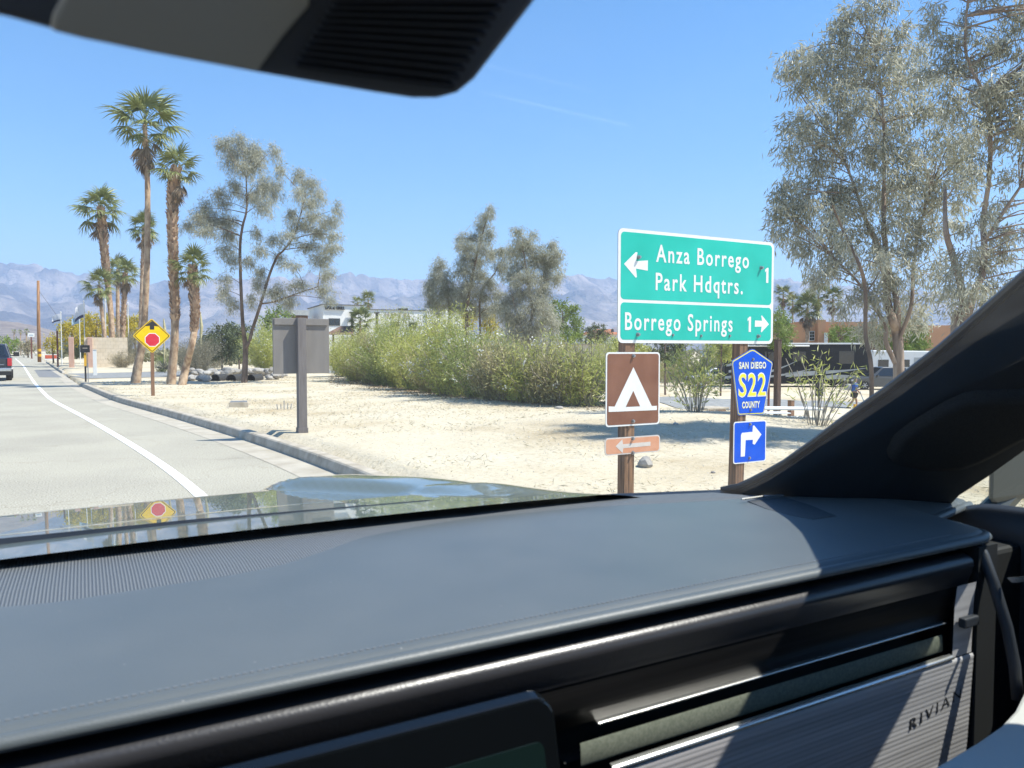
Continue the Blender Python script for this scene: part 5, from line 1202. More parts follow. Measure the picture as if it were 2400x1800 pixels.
MB().span((4.0, -1.215, .7), (4.7, -1.205, 2.4)).build('door', 'rv_silver', tr_, local=True)
MB().span((0, -1.215, .9), (6.4, -1.206, 1.1)).build('stripe', 'paint_grey', tr_, local=True)
for x in (2.6, 3.4): MB().lathe([(.2, -.1), (.34, -.1), (.34, .1), (.2, .1)], (x, -1.05, .34), 14, 'Y').build('wheel', 'rubber', tr_, local=True)

# ================================================================== BUILDINGS
mat('stucco_white', (.74, .73, .69), (.80, .79, .75), scale=.5, rough=.95, bump=.1, bscale=30, coords='World')
mat('stucco_orange', (.50, .26, .135), (.57, .31, .17), scale=.4, rough=.95, bump=.1, bscale=30, coords='World')
mat('roof_brown', (.13, .075, .05), (.22, .14, .10), scale=3, rough=.95, coords='World')
mat('roof_red', (.33, .12, .06), (.42, .18, .09), scale=3, rough=.95, coords='World')
mat('sign_letters', (.03, .03, .03), rough=.6)
mat('sign_letters_grey', (.33, .29, .24), rough=.7)
mat('window_frame', (.06, .055, .05), rough=.6)
mat('block_wall', (.60, .50, .36), (.68, .58, .44), scale=1.5, rough=.95, coords='World', bump=.2, bscale=30)
mat('column_red', (.46, .29, .22), (.54, .36, .28), scale=2, rough=.9, coords='World')
# white hotel, front square to the camera-right axis
def bframe(px, Z):
    p = at(px, 822, Z); return p
ZB = 80.0; kz = ZB / 1800
bo = gb2(757.6, ZB); hotel = thing('hotel_building', 'white flat roofed hotel with black and grey wall lettering behind the hedge', 'building', bo, -YAW + .42)
def hx(px): return (px - 757.6) * kz * 1.16
def hzz(py): return H + (822 - py) * kz - bo[2]
MB().span((0, 0, -.3), (hx(842), 9, hzz(714))).build('tall_wing', 'stucco_white', hotel, local=True)
MB().span((hx(842), .5, -.3), (hx(1075), 9, hzz(722.5))).build('long_wing', 'stucco_white', hotel, local=True)
MB().span((hx(978), .3, -.3), (hx(1078), 9.2, hzz(717))).build('end_wing', 'stucco_white', hotel, local=True)
MB().span((-.15, -.15, hzz(714.6)), (hx(842) + .15, 9.1, hzz(713))).build('tall_parapet', 'window_frame', hotel, local=True)
MB().span((hx(842) + .2, .38, hzz(723)), (hx(978) - .1, 9.1, hzz(721.7))).build('long_parapet', 'window_frame', hotel, local=True)
lettering('BAR & GRILL', Vector((hx(762), -.12, hzz(725))) + Vector(bo), (1, 0, 0), (0, 0, 1), 7.2 * kz, 46 * kz, 'sign_letters', hotel, bold=.03, ext=.18)
lettering('HOTEL', Vector((hx(888), .42, hzz(738))) + Vector(bo), (1, 0, 0), (0, 0, 1), 9.5 * kz, 66 * kz, 'sign_letters_grey', hotel, bold=.02, ext=.06, spacing=1.4)
for px0, px1, py0, py1 in ((769, 792, 746, 763), (900, 918, 752, 766), (940, 956, 752, 766)):
    w_ = MB().span((hx(px0), -.06 if px0 < 842 else .44, hzz(py1)), (hx(px1), .05 if px0 < 842 else .55, hzz(py0))).build('window', 'window_frame', hotel, local=True)
    n_ = 2
    for i in range(n_):
        a_ = px0 + 1.5 + (px1 - px0 - 1) / n_ * i; MB().span((hx(a_), -.08 if px0 < 842 else .42, hzz(py1 - 1.5)), (hx(a_ + (px1 - px0 - 4) / n_), -.065 if px0 < 842 else .435, hzz(py0 + 1.5))).build('pane', 'car_glass', w_, local=True)
for px in (815, 866, 1001):
    l_ = MB().span((hx(px) - .12, -.5, hzz(800)), (hx(px) + .12, -.28, hzz(733))).build('lamp_post', 'window_frame', hotel, local=True); MB().box((hx(px), -.4, hzz(731.5)), (.5, .4, .14)).build('lamp_head', 'window_frame', l_, local=True)
for px in (935, 946): MB().box((hx(px), 3, hzz(719)), (.45, .5, .35)).build('roof_unit', 'window_frame', hotel, local=True)
MB().span((hx(700), 2, hzz(738)), (hx(736), 7, hzz(726))).build('canopy', 'rv_silver', hotel, local=True); MB().span((hx(712), 2.4, -.3), (hx(736), 6, hzz(739))).build('porch', 'roof_brown', hotel, local=True)
hb = gb2(800, 62); hut = thing('ramada_hut', 'small brown hip roofed ramada in front of the hotel', 'building', hb, -YAW); k2 = 62 / 1800; zt_ = H + (822 - 764) * k2 - hb[2]; ze = H + (822 - 784) * k2 - hb[2]
MB().add([(-1.1, -.9, ze), (1.3, -.9, ze), (1.3, 1.3, ze), (-1.1, 1.3, ze), (-.1, .2, zt_), (.6, .2, zt_)], [(0, 1, 5, 4), (1, 2, 5), (2, 3, 4, 5), (3, 0, 4), (3, 2, 1, 0)]).build('roof', 'roof_brown', hut, local=True)
for x in (-.9, 1.1):
    for y in (-.7, 1.1): MB().span((x - .07, y - .07, -.2), (x + .07, y + .07, ze + .02)).build('post', 'post_brown', hut, local=True)
# orange adobe building
ob = gb2(1850, 98); k3 = 98 / 1800; ad = thing('adobe_building', 'orange adobe building with white window behind the motorhome', 'building', ob, -YAW)
def az_(py): return H + (822 - py) * k3 - ob[2]
def ax(px): return (px - 1850) * k3
MB().span((0, 0, -.4), (ax(1912), 8, az_(757))).build('left_wing', 'stucco_orange', ad, local=True)
MB().span((ax(1912) + .004, -.6, -.4), (ax(1930), 8, az_(750))).build('entry_tower', 'stucco_orange', ad, local=True)
MB().span((ax(1930) + .004, .4, -.4), (ax(2060), 8, az_(754))).build('right_wing', 'stucco_orange', ad, local=True)
MB().span((ax(1945), .1, -.4), (ax(2080), .35, az_(778))).build('porch', 'roof_brown', ad, local=True)
MB().span((ax(2060) + .004, 1.0, -.4), (ax(2260), 8, az_(762))).build('far_wing', 'stucco_orange', ad, local=True)
w_ = MB().span((ax(1896), -.06, az_(799)), (ax(1908), .04, az_(776))).build('window', 'paint_white', ad, local=True)
for i in range(2):
    for j in range(3): MB().span((ax(1897.2 + 5.2 * i), -.08, az_(797.5 - 7.2 * j)), (ax(1901.6 + 5.2 * i), -.065, az_(791.5 - 7.2 * j))).build('pane', 'car_glass', w_, local=True)
MB().span((ax(1926) + .01, -.66, -.4), (ax(1935), -.61, az_(780))).build('door', 'paint_white', ad, local=True)
# small house roof left of the guide sign
hb = gb2(1400, 105); k4 = 105 / 1800; hs_ = thing('tile_roof_house', 'house with low red tile roof beside the guide sign', 'building', hb, -YAW); z_e = H + (822 - 784) * k4 - hb[2]; z_r = H + (822 - 770) * k4 - hb[2]
MB().span((-2.2, 0, -.3), (5, 6, z_e)).build('wall', 'stucco_white', hs_, local=True); MB().add([(-2.6, -.5, z_e), (5.2, -.5, z_e), (5.2, 6.5, z_e), (-2.6, 6.5, z_e), (0, 3, z_r), (4.2, 3, z_r)], [(0, 1, 5, 4), (1, 2, 5), (2, 3, 4, 5), (3, 0, 4), (3, 2, 1, 0)]).build('roof', 'roof_red', hs_, local=True)
MB().span((.6, -.05, z_e * .4), (1.6, -.002, z_e * .75)).build('window', 'window_frame', hs_, local=True); MB().span((2.4, 1, z_r - .8), (3.8, 3, z_r + .2)).build('parapet', 'paint_white', hs_, local=True)
lw = gb2(1330, 46); k5 = 46 / 1800; low = thing('low_wall', 'low tan wall behind the right end of the hedge', 'wall', lw, -YAW)
MB().span((-90 * k5, 0, -.3), (95 * k5, .25, H + (822 - 808) * k5 - lw[2])).build('wall_body', 'block_wall', low, local=True); MB().span((-91 * k5, -.04, H + (822 - 808) * k5 - lw[2]), (96 * k5, .29, H + (822 - 806) * k5 - lw[2])).build('coping', 'concrete', low, local=True)
# block wall with red columns behind the palms
wb = gb2(250, 66); k6 = 66 / 1800; wl = thing('block_wall', 'tan block wall with two red columns beyond the driveway', 'wall', wb, -YAW + .45)
ztop = H + (822 - 791) * k6 - wb[2]
rows_n = 8
for r in range(rows_n):
    x = -46 * k6 - (.2 if r % 2 else 0); zz0 = ztop * r / rows_n
    while x < 44 * k6:
        x2 = min(x + .40, 44 * k6)
        if x2 > -46 * k6 and x2 - max(x, -46 * k6) > .05: MB().span((max(x, -46 * k6) + .006, 0, zz0 + .006), (x2 - .006, .2, zz0 + ztop / rows_n - .004)).build('block', 'block_wall', wl, local=True)
        x = x2
MB().span((-46 * k6, .02, -.2), (44 * k6, .18, ztop - .01)).build('mortar', 'concrete', wl, local=True)
for px in (178, 216): MB().span(((px - 5 - 250) * k6, -.25, -.3), ((px + 5 - 250) * k6, .25, ztop + .02)).build('column', 'column_red', wl, local=True, bevel=.01)

# ================================================================== POLES, FLAGS, SMALL SIGNS
mat('pole_wood', (.21, .105, .045), (.36, .20, .10), scale=1.5, rough=.9, stretch=(5, 5, .4), coords='World')
mat('wire', (.05, .05, .05), rough=.6)
mat('pole_white', (.70, .70, .66), rough=.5)
mat('flag_cloth', (.66, .67, .70), rough=.8, transl=.3)
mat('flag_dark', (.045, .05, .10), rough=.8)
mat('flag_blue', (.30, .42, .52), rough=.8, transl=.3)
mat('rust_red', (.13, .045, .035), (.18, .07, .05), scale=3, rough=.8)
mat('yellow_post', (.62, .34, .015), rough=.6)
mat('red_banner', (.50, .10, .05), rough=.7)
b = gb2(92, 105); k7 = 105 / 1800; up_ = thing('utility_pole', 'tall bare wooden utility pole by the road ahead', 'utility pole', b)
zt_ = H + (822 - 658) * k7
MB().tube([(b[0], b[1], b[2] - .3), (b[0], b[1], (b[2] + zt_) / 2), tuple(at(89.5, 658, 105))], [.24, .21, .17], 10).build('shaft', 'pole_wood', up_, smooth=True)
MB().tube([tuple(at(90, 680, 105)), tuple(at(130, 735, 104)), tuple(at(168, 800, 103))], .02, 5).build('guy_wire', 'wire', up_)
for h_ in (.9, 1.6): MB().lathe([(.245, b[2] + h_), (.245, b[2] + h_ + .35)], (b[0], b[1], 0), 10).build('band', 'yellow_post', up_)
def flag(label, px, top, fx0, fx1, fy0, fy1, Z, stripe=True, m='flag_cloth', seed=0):
    b = gb2(px, Z); k = Z / 1800; rng = np.random.default_rng(seed); t = thing('flagpole', label, 'flag', b, group='flags by the driveway')
    zt = H + (822 - top) * k; MB().tube([(b[0], b[1], b[2] - .2), (b[0], b[1], zt)], [.05, .035], 8).build('pole', 'pole_white', t); MB().lathe([(.02, zt), (.07, zt + .05), (.06, zt + .12), (.01, zt + .16)], (b[0], b[1], 0), 8).build('finial', 'pole_white', t)
    def cloth(v0, v1, name, mm, off):
        rows = []
        for i in range(9):
            u = i / 8; rows.append([tuple(at(px + (fx1 - px) * u if abs(fx1 - px) > abs(fx0 - px) else px + (fx0 - px) * u, fy0 + (fy1 - fy0) * (v0 + (v1 - v0) * j / 5) + (fy1 - fy0) * .35 * u * u, Z + .14 * math.sin(u * 7 + j * .5 + seed) * u - off)) for j in range(6)])
        return MB().grid(rows).build(name, mm, t, smooth=True)
    cloth(0, .78 if stripe else 1, 'flag', m, 0)
    if stripe: cloth(.785, 1, 'dark_stripe', 'flag_dark', 0)
flag('small white flag on the leftmost white pole', 144.5, 734, 122, 144, 735, 752, 78, True, seed=1)
flag('pale blue flag on the short white pole second from left', 188, 740, 168, 188, 742, 758, 80, False, 'flag_blue', seed=2)
flag('big white flag with dark bottom edge on the third pole', 199, 708, 176, 199, 711, 744, 76, True, seed=3)
flag('limp white flag beside the palm standing apart', 249, 706, 239, 249, 709, 754, 75, False, seed=4)
flag('pale flag on the rightmost white pole', 302, 712, 288, 302, 714, 740, 78, False, seed=5)
# black panel sign on a yellow post
b = ong(201, 895); Z_ = float(np.dot(b - EYE, _F)); s_ = thing('entrance_sign', 'small black panel sign on a yellow and black post at the driveway', 'sign', b); k_ = Z_ / 1800
def up(py): return H + (822 - py) * k_
MB().box((b[0], b[1], up(817.5)), (20 * k_, .05, 17 * k_)).build('panel', 'sign_black', s_, bevel=.005)
MB().box((b[0], b[1] - .028, up(816)), (10 * k_, .004, 1.6 * k_)).build('panel_writing', 'sign_letters_grey', s_)
MB().span((b[0] - 2.5 * k_, b[1] + .03, up(858)), (b[0] + 2.5 * k_, b[1] + .10, up(827))).build('upper_post', 'yellow_post', s_); MB().span((b[0] - 2 * k_, b[1] + .035, b[2] - .1), (b[0] + 2 * k_, b[1] + .095, up(858.2))).build('lower_post', 'sign_black', s_)
def post_thing(name, label, px, py0, py1, w, m, Z=None, cat='post', depth=None, bevel=.01, cap=None):
    b = ong(px, py0) if Z is None else gb2(px, Z); Z = float(np.dot(b - EYE, _F)); k = Z / 1800; zt = H + (822 - py1) * k
    t = thing(name, label, cat, b); MB().span((b[0] - w * k / 2, b[1] - w * k / 2, b[2] - .2), (b[0] + w * k / 2, b[1] + w * k / 2, zt)).build('shaft', m, t, bevel=bevel)
    MB().span((b[0] - w * k * .6, b[1] - w * k * .6, zt), (b[0] + w * k * .6, b[1] + w * k * .6, zt + .02)).build('cap', cap or m, t)
    return t
post_thing('marker_post', 'thick white marker post beside the driveway', 223, 880, 820, 8, 'pole_white')
post_thing('stake', 'thin grey stake next to the black panel sign', 207, 896, 852, 2.2, 'sign_back')
post_thing('steel_post', 'dark rust red steel post by the far driveway corner', 135, 0, 776, 3.6, 'rust_red', Z=72)
post_thing('wooden_post', 'dark weathered wooden post with pale knobs right of the county shield', 1823, 0, 797, 12, 'post_wood_dark', Z=36)
post_thing('bollard_post', 'short tan wooden bollard by the picnic tables', 1856, 0, 938, 11, 'post_brown', Z=37, cap='concrete')
post_thing('marker_stake', 'orange wooden stake at the pillar edge near the walker', 2006, 0, 948, 5, 'yellow_post', Z=40)
post_thing('pink_post', 'thin red post left of the dark wooden post', 1803, 0, 880, 4, 'rust_red', Z=38)
t = post_thing('power_pedestal', 'black campsite power pedestal behind the leafless shrub', 1921, 0, 892, 4, 'sign_black', Z=38, cat='pedestal')
b = gb2(1921, 38); MB().span((b[0] - .16, b[1] - .14, H + (822 - 928) * 38 / 1800), (b[0] + .16, b[1] + .1, H + (822 - 897) * 38 / 1800)).build('cabinet', 'sign_black', t, bevel=.01)
b = gb2(74, 150); k_ = 150 / 1800; t = thing('roadside_sign', 'small white and blue roadside sign far down the road', 'sign', b); MB().span((b[0] - .12, b[1], b[2] - .2), (b[0] + .12, b[1] + .15, H + (822 - 790) * k_)).build('post', 'rust_red', t); MB().box((b[0], b[1], H + (822 - 785) * k_), (1.1, .06, .7)).build('panel', 'pole_white', t); MB().box((b[0], b[1] - .04, H + (822 - 785.5) * k_), (.7, .01, .16)).build('panel_writing', 'flag_blue', t)
b = gb2(120, 100); k_ = 100 / 1800; t = thing('banner_sign', 'low red banner on a white board by the far driveway', 'sign', b); MB().span((b[0] - .75, b[1], b[2] + .2), (b[0] + .75, b[1] + .08, b[2] + .95)).build('board', 'pole_white', t); MB().span((b[0] - .7, b[1] - .02, b[2] + .4), (b[0] + .6, b[1] - .005, b[2] + .85)).build('banner', 'red_banner', t)
for s in (-.6, .6): MB().span((b[0] + s - .04, b[1] + .085, b[2] - .1), (b[0] + s + .04, b[1] + .14, b[2] + .9)).build('leg', 'pole_white', t)
# yucca stalks
mat('yucca_stalk', (.42, .36, .18), (.54, .48, .28), scale=8, rough=.9, coords='World')
for px, top, bot, Z, lb in ((471, 731, 800, 50, 'pale yucca flower stalk right of the short leaning palm'), (385, 747, 800, 52, 'pale yucca flower stalk behind the warning sign')):
    b = gb2(px, Z); k = Z / 1800; t = thing('yucca_plant', lb, 'plant', b); zt = H + (822 - top) * k; zb_ = H + (822 - bot) * k
    MB().tube([tuple(b), (b[0], b[1], zb_), (b[0] + .05, b[1], (zb_ + zt) / 2), (b[0], b[1], zt)], [.05, .05, .11, .03], 8).build('stalk', 'yucca_stalk', t)
    rng = np.random.default_rng(int(px)); n = 160; P = np.tile(b, (n, 1)) + np.array((0, 0, .25)); D = rng.normal(0, 1, (n, 3)); D[:, 2] = np.abs(D[:, 2]) * .8 + .1
    leaves_object('leaves', leaf_quads(P, D, rng.uniform(.6, 1.0, n), .05, rng), 'grey_leaf', t)

# ================================================================== STONES, SLABS, TABLES
mat('boulder', (.22, .205, .185), (.40, .38, .345), scale=2, rough=.95, coords='World', bump=.5, bscale=9, bdist=.05)
mat('culvert_dark', (.03, .03, .03), rough=.9)
def rock_mesh(seed, rough=.22):
    import bmesh
    bm = bmesh.new(); bmesh.ops.create_icosphere(bm, subdivisions=2, radius=1); r = np.random.default_rng(seed); off = r.random(3) * 50; pl = [(unit(r.normal(size=3)), r.uniform(.62, .9)) for _ in range(9)]
    for v in bm.verts:
        p = np.array(v.co)
        for n_, d_ in pl:
            q = np.dot(p, n_)
            if q > d_: p = p - n_ * (q - d_)
        v.co = p * (1 + rough * (fbm(p[0] * 1.5 + off[0], p[1] * 1.5 + p[2] + off[1], 3) - .45))
    me = bpy.data.meshes.new('boulder'); bm.to_mesh(me); bm.free(); me.materials.append(M['boulder']); return me
RK = [rock_mesh(i) for i in range(5)]
def rock(px, py, wpx, label, group=None, flat=.62, name='boulder', seed=0, raise_=0):
    b = ong(px, py); Z = float(np.dot(b - EYE, _F)); r = wpx / 2 * Z / 1800
    o = link(name, RK[seed % 5], None, (b[0], b[1], b[2] + r * flat * .35 + raise_), (0, 0, seed * 1.7)); o.scale = (r, r * .85, r * flat); tag(o, label, 'rock', group); return o
rng = np.random.default_rng(44); cnt = 0
for i in range(26):
    rock(450 + i * 8.2 + rng.uniform(-3, 3), 886 + rng.uniform(-2, 1.5), rng.uniform(16, 30), 'grey white boulder in the rock heap round the culvert pipes', 'boulders round the culvert', seed=i + 3, raise_=rng.uniform(.18, .38))
for i in range(46):
    px = rng.uniform(440, 668); py = rng.uniform(878, 896) - (4 if px > 600 else 0)
    if any(abs(px - q) < 15 and py > 884 for q in (505, 543, 586)): continue
    rock(px, py, rng.uniform(14, 32), 'grey white boulder in the rock heap round the culvert pipes', 'boulders round the culvert', seed=i, raise_=rng.uniform(0, .12))
for px, lb in ((505, 'leftmost dark culvert pipe mouth among the boulders'), (543, 'middle dark culvert pipe mouth among the boulders'), (588, 'culvert pipe mouth just right of the eucalyptus trunk')):
    b = ong(px, 893); d = Vector((_F[0], _F[1], 0)).normalized(); r = .22; o_ = MB(); A = Vector(b) + Vector((0, 0, .08))
    t = thing('culvert_pipe', lb, 'pipe', b, group='culvert pipes')
    V, F = tube_np([A - d * .05, A + d * 1.2], [r, r], 16); mb = MB().add(V, [tuple(f) for f in F]); mb.f.append(tuple(range(16, 32))); mb.build('bore', 'culvert_dark', t)
    V, F = tube_np([A - d * .08, A - d * .02], [r + .012, r + .012], 16); V2, F2 = tube_np([A - d * .08, A - d * .08 + d * .001], [r, r + .012], 16); MB().add(V, [tuple(f) for f in F]).add(V2, [tuple(f) for f in F2]).build('rim', 'culvert_dark', t)
rock(1309, 958, 25, 'flat pale stone at the edge of the hedge shadow', seed=3, flat=.45, name='stone')
rock(1583, 996, 16, 'small dark stone on the dirt between the sign posts', seed=1, name='stone')
rock(1514, 1094, 46, 'rough grey concrete lump behind the left wooden post', seed=2, flat=.9, name='concrete_lump')
rock(1672, 1108, 15, 'small dark clod in the dappled shade near the right post', seed=4, flat=.4, name='stone')
b = ong(560, 954); t = thing('utility_slab', 'flat grey concrete utility box lid lying on the dirt', 'slab', b, math.radians(-12)); MB().box((0, 0, .05), (.46, .40, .16)).build('box', 'concrete', t, local=True, bevel=.01); MB().box((0, 0, .142), (.40, .34, .02)).build('lid', 'sign_back', t, local=True, bevel=.004)
for i, (px, h_) in enumerate(((651, .13), (659, .12), (666, .22), (674, .15), (681, .14))):
    b = ong(px, 960 - (i % 2) * 1.5); o = MB().tube([(b[0], b[1], b[2] - .05), (b[0] + .01 * (i - 2), b[1], b[2] + h_)], .011, 6).build('pipe_stub', 'sign_back'); tag(o, 'short grey pipe stub in the row of five beside the board sign post', 'pipe stub', 'pipe stubs beside the board sign')
mat('table_white', (.70, .70, .66), (.78, .78, .74), scale=4, rough=.6, coords='World')
def picnic(px, Z, label, rz):
    b = gb2(px, Z); t = thing('picnic_table', label, 'picnic table', b, rz, group='white picnic tables')
    for i in range(5): MB().box((0, -.32 + .16 * i, .75), (1.85, .145, .045)).build('plank', 'table_white', t, local=True, bevel=.006)
    for s in (-1, 1):
        MB().box((0, s * .72, .45), (1.85, .26, .045)).build('bench', 'table_white', t, local=True, bevel=.006)
        MB().tube([(s * .6, -.55, 0), (s * .6, -.1, .70)], .03, 6).tube([(s * .6, .55, 0), (s * .6, .1, .70)], .03, 6).tube([(s * .6, -.8, .40), (s * .6, .8, .40)], .03, 6).build('leg_frame', 'sign_back', t, local=True)
picnic(1798, 33, 'white picnic table farther back beside the dark wooden post', -YAW + .1)
picnic(1838, 20.5, 'white picnic table nearer the crest behind the blue turn sign', -YAW - .15)
mat('bricks', (.33, .20, .13), (.40, .27, .19), scale=3, rough=.95, coords='World')
b = gb2(1665, 23); bq = thing('brick_barbecue', 'low brick barbecue behind the crest between the sign posts', 'barbecue', b, -YAW + .5)
for r in range(9):
    for i in range(3): MB().span((-.375 + .25 * i + .004 + (.06 if r % 2 else 0), -.3, .075 * r), (-.375 + .25 * (i + 1) - .006 + (.06 if r % 2 else 0), .3, .075 * r + .066)).build('brick', 'bricks', bq, local=True)
MB().span((-.35, -.285, 0), (.37, .285, .67)).build('mortar', 'concrete', bq, local=True); MB().span((-.40, -.34, .675), (.46, .34, .73)).build('slab', 'concrete', bq, local=True, bevel=.01)

# ================================================================== WALKER
mat('skin', (.36, .20, .13), rough=.6)
mat('hair', (.03, .02, .015), rough=.8)
mat('shirt_blue', (.03, .10, .36), (.04, .13, .42), scale=6, rough=.85)
mat('shorts_black', (.02, .02, .022), rough=.85)
mat('pack_grey', (.30, .30, .29), (.38, .38, .36), scale=6, rough=.85)
def skinned(name, verts, edges, radii, m, parent, root=0, sub=2):
    me = bpy.data.meshes.new(name); me.from_pydata(verts, edges, []); o = link(name, me, parent); sk = o.modifiers.new('skin', 'SKIN'); sk.use_smooth_shade = True
    lay = me.skin_vertices[0].data if me.skin_vertices else None
    if lay is None:
        bpy.context.view_layer.objects.active = o; me.skin_vertices  # the modifier adds the layer
    for i, r in enumerate(radii):
        me.skin_vertices[0].data[i].radius = r if isinstance(r, tuple) else (r, r)
    me.skin_vertices[0].data[root].use_root = True
    s = o.modifiers.new('sub', 'SUBSURF'); s.levels = sub; s.render_levels = sub; me.materials.append(M[m]); return o
b = gb2(2003, 44); pe = thing('person', 'person in blue shirt and black shorts with grey backpack walking past the motorhome', 'person', b, -YAW)
try:
    import bmesh
    def skin_layer(o):
        bm = bmesh.new(); bm.from_mesh(o.data); bm.verts.layers.skin.verify(); bm.to_mesh(o.data); bm.free()
    def skinned(name, verts, edges, radii, m, parent, root=0, sub=2):
        me = bpy.data.meshes.new(name); me.from_pydata(verts, edges, []); o = link(name, me, parent); skin_layer(o)
        for i, r in enumerate(radii): o.data.skin_vertices[0].data[i].radius = r if isinstance(r, tuple) else (r, r)
        o.data.skin_vertices[0].data[root].use_root = True
        sk = o.modifiers.new('skin', 'SKIN'); sk.use_smooth_shade = True; s = o.modifiers.new('sub', 'SUBSURF'); s.levels = sub; s.render_levels = sub; o.data.materials.append(M[m]); return o
    BV = [(0, 0, .95), (.02, 0, 1.15), (.03, 0, 1.38), (.05, 0, 1.50), (.08, 0, 1.62), (.09, 0, 1.74),                # pelvis, waist, chest, neck, head
          (.02, .19, 1.42), (.06, .25, 1.15), (.24, .24, .98), (.30, .23, .90),                                          # left arm
          (.02, -.19, 1.42), (.04, -.25, 1.14), (.22, -.26, .93), (.28, -.26, .85),                                      # right arm (holds the stick)
          (.02, .10, .88), (.20, .10, .50), (.24, .10, .10), (.36, .10, .04),                                            # leading leg
          (-.02, -.10, .88), (-.06, -.10, .50), (-.34, -.10, .18), (-.36, -.10, .07), (-.28, -.10, .03)]                 # trailing leg
    BE = [(0, 1), (1, 2), (2, 3), (3, 4), (4, 5), (2, 6), (6, 7), (7, 8), (8, 9), (2, 10), (10, 11), (11, 12), (12, 13), (0, 14), (14, 15), (15, 16), (16, 17), (0, 18), (18, 19), (19, 20), (20, 21), (21, 22)]
    BR = [(.17, .18), (.16, .17), (.18, .20), .06, .10, .085, .07, .048, .038, .035, .07, .048, .038, .035, .095, .065, .045, .035, .095, .065, .048, .04, .03]
    body = skinned('body', BV, BE, BR, 'skin', pe)
    skinned('shirt', [(0, 0, .92), (.02, 0, 1.15), (.03, 0, 1.38), (.05, 0, 1.49), (.02, .20, 1.41), (.05, .25, 1.22), (.02, -.20, 1.41), (.04, -.25, 1.22)], [(0, 1), (1, 2), (2, 3), (2, 4), (4, 5), (2, 6), (6, 7)], [(.21, .20), (.21, .20), (.22, .22), .08, .11, .09, .11, .09], 'shirt_blue', pe)
    skinned('shorts', [(0, 0, .96), (.03, .10, .84), (.15, .10, .58), (-.02, -.10, .84), (-.05, -.10, .58)], [(0, 1), (1, 2), (0, 3), (3, 4)], [(.20, .20), .15, .135, .15, .135], 'shorts_black', pe)
    skinned('backpack', [(-.30, 0, 1.02), (-.31, 0, 1.25), (-.27, 0, 1.45)], [(0, 1), (1, 2)], [(.16, .18), (.19, .20), (.13, .16)], 'pack_grey', pe)
    skinned('hair', [(.05, 0, 1.70), (.06, 0, 1.77)], [(0, 1)], [.098, .085], 'hair', pe)
    for s, y in ((1, .10), (-1, -.10)):
        x, z = (.30, .045) if s > 0 else (-.33, .05)
        MB().box((x, y, z), (.28, .10, .09)).build('shoe', 'shorts_black', pe, local=True, bevel=.03)
    for y in (-.035, .035): MB().lathe([(.001, -.012), (.012, 0), (.001, .012)], (.175, y, 1.68), 6).build('eye', 'hair', body, local=True)
    MB().prism([(.175, -.014, 1.645), (.205, 0, 1.648), (.175, .014, 1.645), (.172, 0, 1.69)], (.001, 0, 0)).build('nose', 'skin', body, local=True)
    for y in (-.25, -.262, -.274, -.286): MB().tube([(.285, y, .85), (.31, y, .80), (.295, y, .775)], .009, 5).build('finger', 'skin', body, local=True)
    MB().tube([(.28, -.235, .86), (.32, -.23, .83), (.33, -.245, .80)], .010, 5).build('thumb', 'skin', body, local=True)
    for y in (.21, .222, .234, .246): MB().tube([(.305, y, .90), (.33, y, .85), (.32, y, .82)], .009, 5).build('finger', 'skin', body, local=True)
    MB().tube([(.305, .26, .90), (.34, .265, .87), (.35, .25, .85)], .010, 5).build('thumb', 'skin', body, local=True)
except Exception as ex:
    print('person', ex)
stick = MB().tube([tuple(Vector(b) + Matrix.Rotation(-YAW, 3, 'Z') @ Vector(q)) for q in ((.24, -.27, 1.0), (.31, -.27, .80), (.52, -.27, .30))], [.022, .022, .035], 8).build('walking_stick', 'flag_blue'); tag(stick, 'short blue grey stick held by the walking person', 'stick')

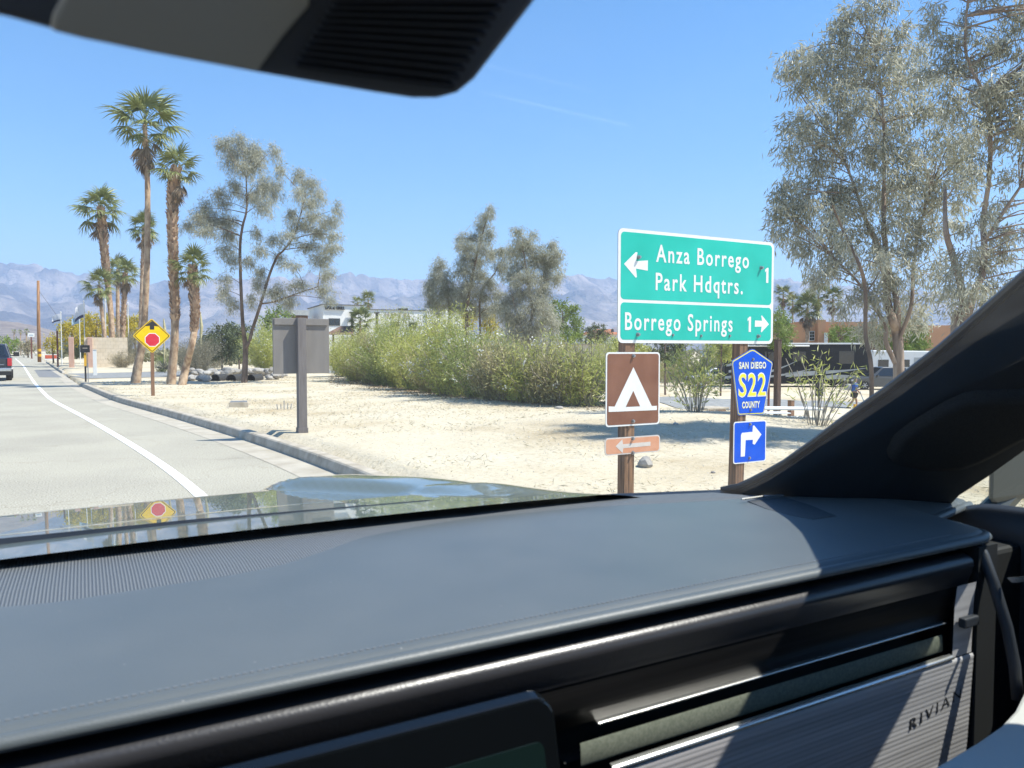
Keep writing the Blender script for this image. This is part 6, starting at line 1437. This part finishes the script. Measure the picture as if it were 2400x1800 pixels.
# ================================================================== LOOSE GROUND COVER
mat('pebble', (.44, .40, .33), (.62, .58, .50), scale=6, rough=.95, coords='World')
mat('straw', (.50, .43, .28), (.66, .60, .44), scale=6, rough=.9, coords='World', island=True, lo=.2, hi=.8)
def scatter():
    rng = np.random.default_rng(77); n = 16000
    y = 3 + 40 * rng.random(n) ** 1.5; u = .35 + 12 * rng.random(n); x = kerb_x(y) + .17 + u; z = gz(x, y)
    s = rng.uniform(.003, .011, n) * (1 + y / 25); a = rng.random(n) * 6.28
    V = np.stack([np.stack([x + s * np.cos(a + k * 2.09), y + s * np.sin(a + k * 2.09), z - .002], 1) for k in range(3)] + [np.stack([x, y, z + s * .9], 1)], 1).reshape(-1, 3)
    b = np.arange(n)[:, None] * 4; F = np.concatenate([b + np.array(f) for f in ((0, 1, 3), (1, 2, 3), (2, 0, 3))], 1).reshape(-1, 3)
    o = link('gravel', npmesh('gravel', V, F, 'pebble')); tag(o, 'small pale pebbles strewn over the desert dirt', None, None, 'stuff')
    n = 26000; y = 3 + 40 * rng.random(n) ** 1.4; u = .25 + 11.5 * rng.random(n); x = kerb_x(y) + .17 + u
    keep = vnoise(x * .8, y * .8) > .38; x, y = x[keep], y[keep]; z = gz(x, y); n = len(x)
    P = np.stack([x, y, z], 1); D = rng.normal(0, 1, (n, 3)); D[:, 2] = np.abs(D[:, 2]) * .25 + .08
    V = leaf_quads(P, D, rng.uniform(.04, .13, n), rng.uniform(.004, .009, n) * (1 + y / 20), rng)
    o = link('dry_grass', npmesh('dry_grass', V, np.arange(n * 4).reshape(n, 4), 'straw')); tag(o, 'short dry straw and grass on the roadside dirt', None, None, 'stuff')
    n = 9000; px = rng.uniform(770, 1480, n); k_ = np.array([float(np.interp(p, [770, 900, 1100, 1400, 1480], [886, 902, 932, 953, 962])) for p in px]); py = k_ + rng.normal(0, 1, n) * 7 + 2
    d = _F[None, :] + _R[None, :] * ((px - 1200) / 1800)[:, None] + _U[None, :] * ((900 - py) / 1800)[:, None]; tt = (.14 - H) / d[:, 2]; P = EYE + d * tt[:, None]; P[:, 2] = gz(P[:, 0], P[:, 1]) + .006
    D = rng.normal(0, 1, (n, 3)); D[:, 2] = np.abs(D[:, 2]) * .2
    o = link('leaf_litter', npmesh('leaf_litter', leaf_quads(P, D, rng.uniform(.06, .14, n), rng.uniform(.015, .03, n), rng), np.arange(n * 4).reshape(n, 4), 'litter')); tag(o, 'brown leaf litter lying along the foot of the hedge', None, None, 'stuff')
    # far scrub on the valley floor
    n = 3800; Zs = 70 * (22 ** rng.random(n)); px = rng.uniform(-80, 2600, n); xc = (px - 1200) / 1800 * Zs
    X = _F[0] * Zs + _R[0] * xc; Y = _F[1] * Zs + _R[1] * xc; ok = (X - kerb_x(Y) > 9) | ((X - kerb_x(Y) > 3) & (Y > 130)); X, Y, Zs = X[ok], Y[ok], Zs[ok]; n = len(X); Zg = gz(X, Y)
    m_ = 16; r = rng.uniform(.5, 1.5, n) * (1 + Zs / 900); q = rng.normal(0, .42, (n, m_, 3)); q[:, :, 2] = np.abs(q[:, :, 2])
    P = (np.stack([X, Y, Zg], 1)[:, None, :] + q * r[:, None, None]).reshape(-1, 3); D = rng.normal(0, 1, P.shape); D[:, 2] = np.abs(D[:, 2])
    V = leaf_quads(P, D, np.repeat(r * .75, m_), np.repeat(r * .34, m_), rng)
    o = link('desert_scrub', npmesh('desert_scrub', V, np.arange(len(P) * 4).reshape(-1, 4), 'scrub_leaf')); tag(o, 'low olive desert scrub dotted over the far valley floor', None, None, 'stuff')
mat('litter', (.16, .11, .06), (.36, .28, .17), scale=5, rough=.9, coords='World', island=True, lo=.2, hi=.8)
mat('scrub_leaf', (.12, .12, .06), (.30, .28, .16), scale=.05, rough=.9, coords='World', island=True, lo=.2, hi=.8)
scatter()
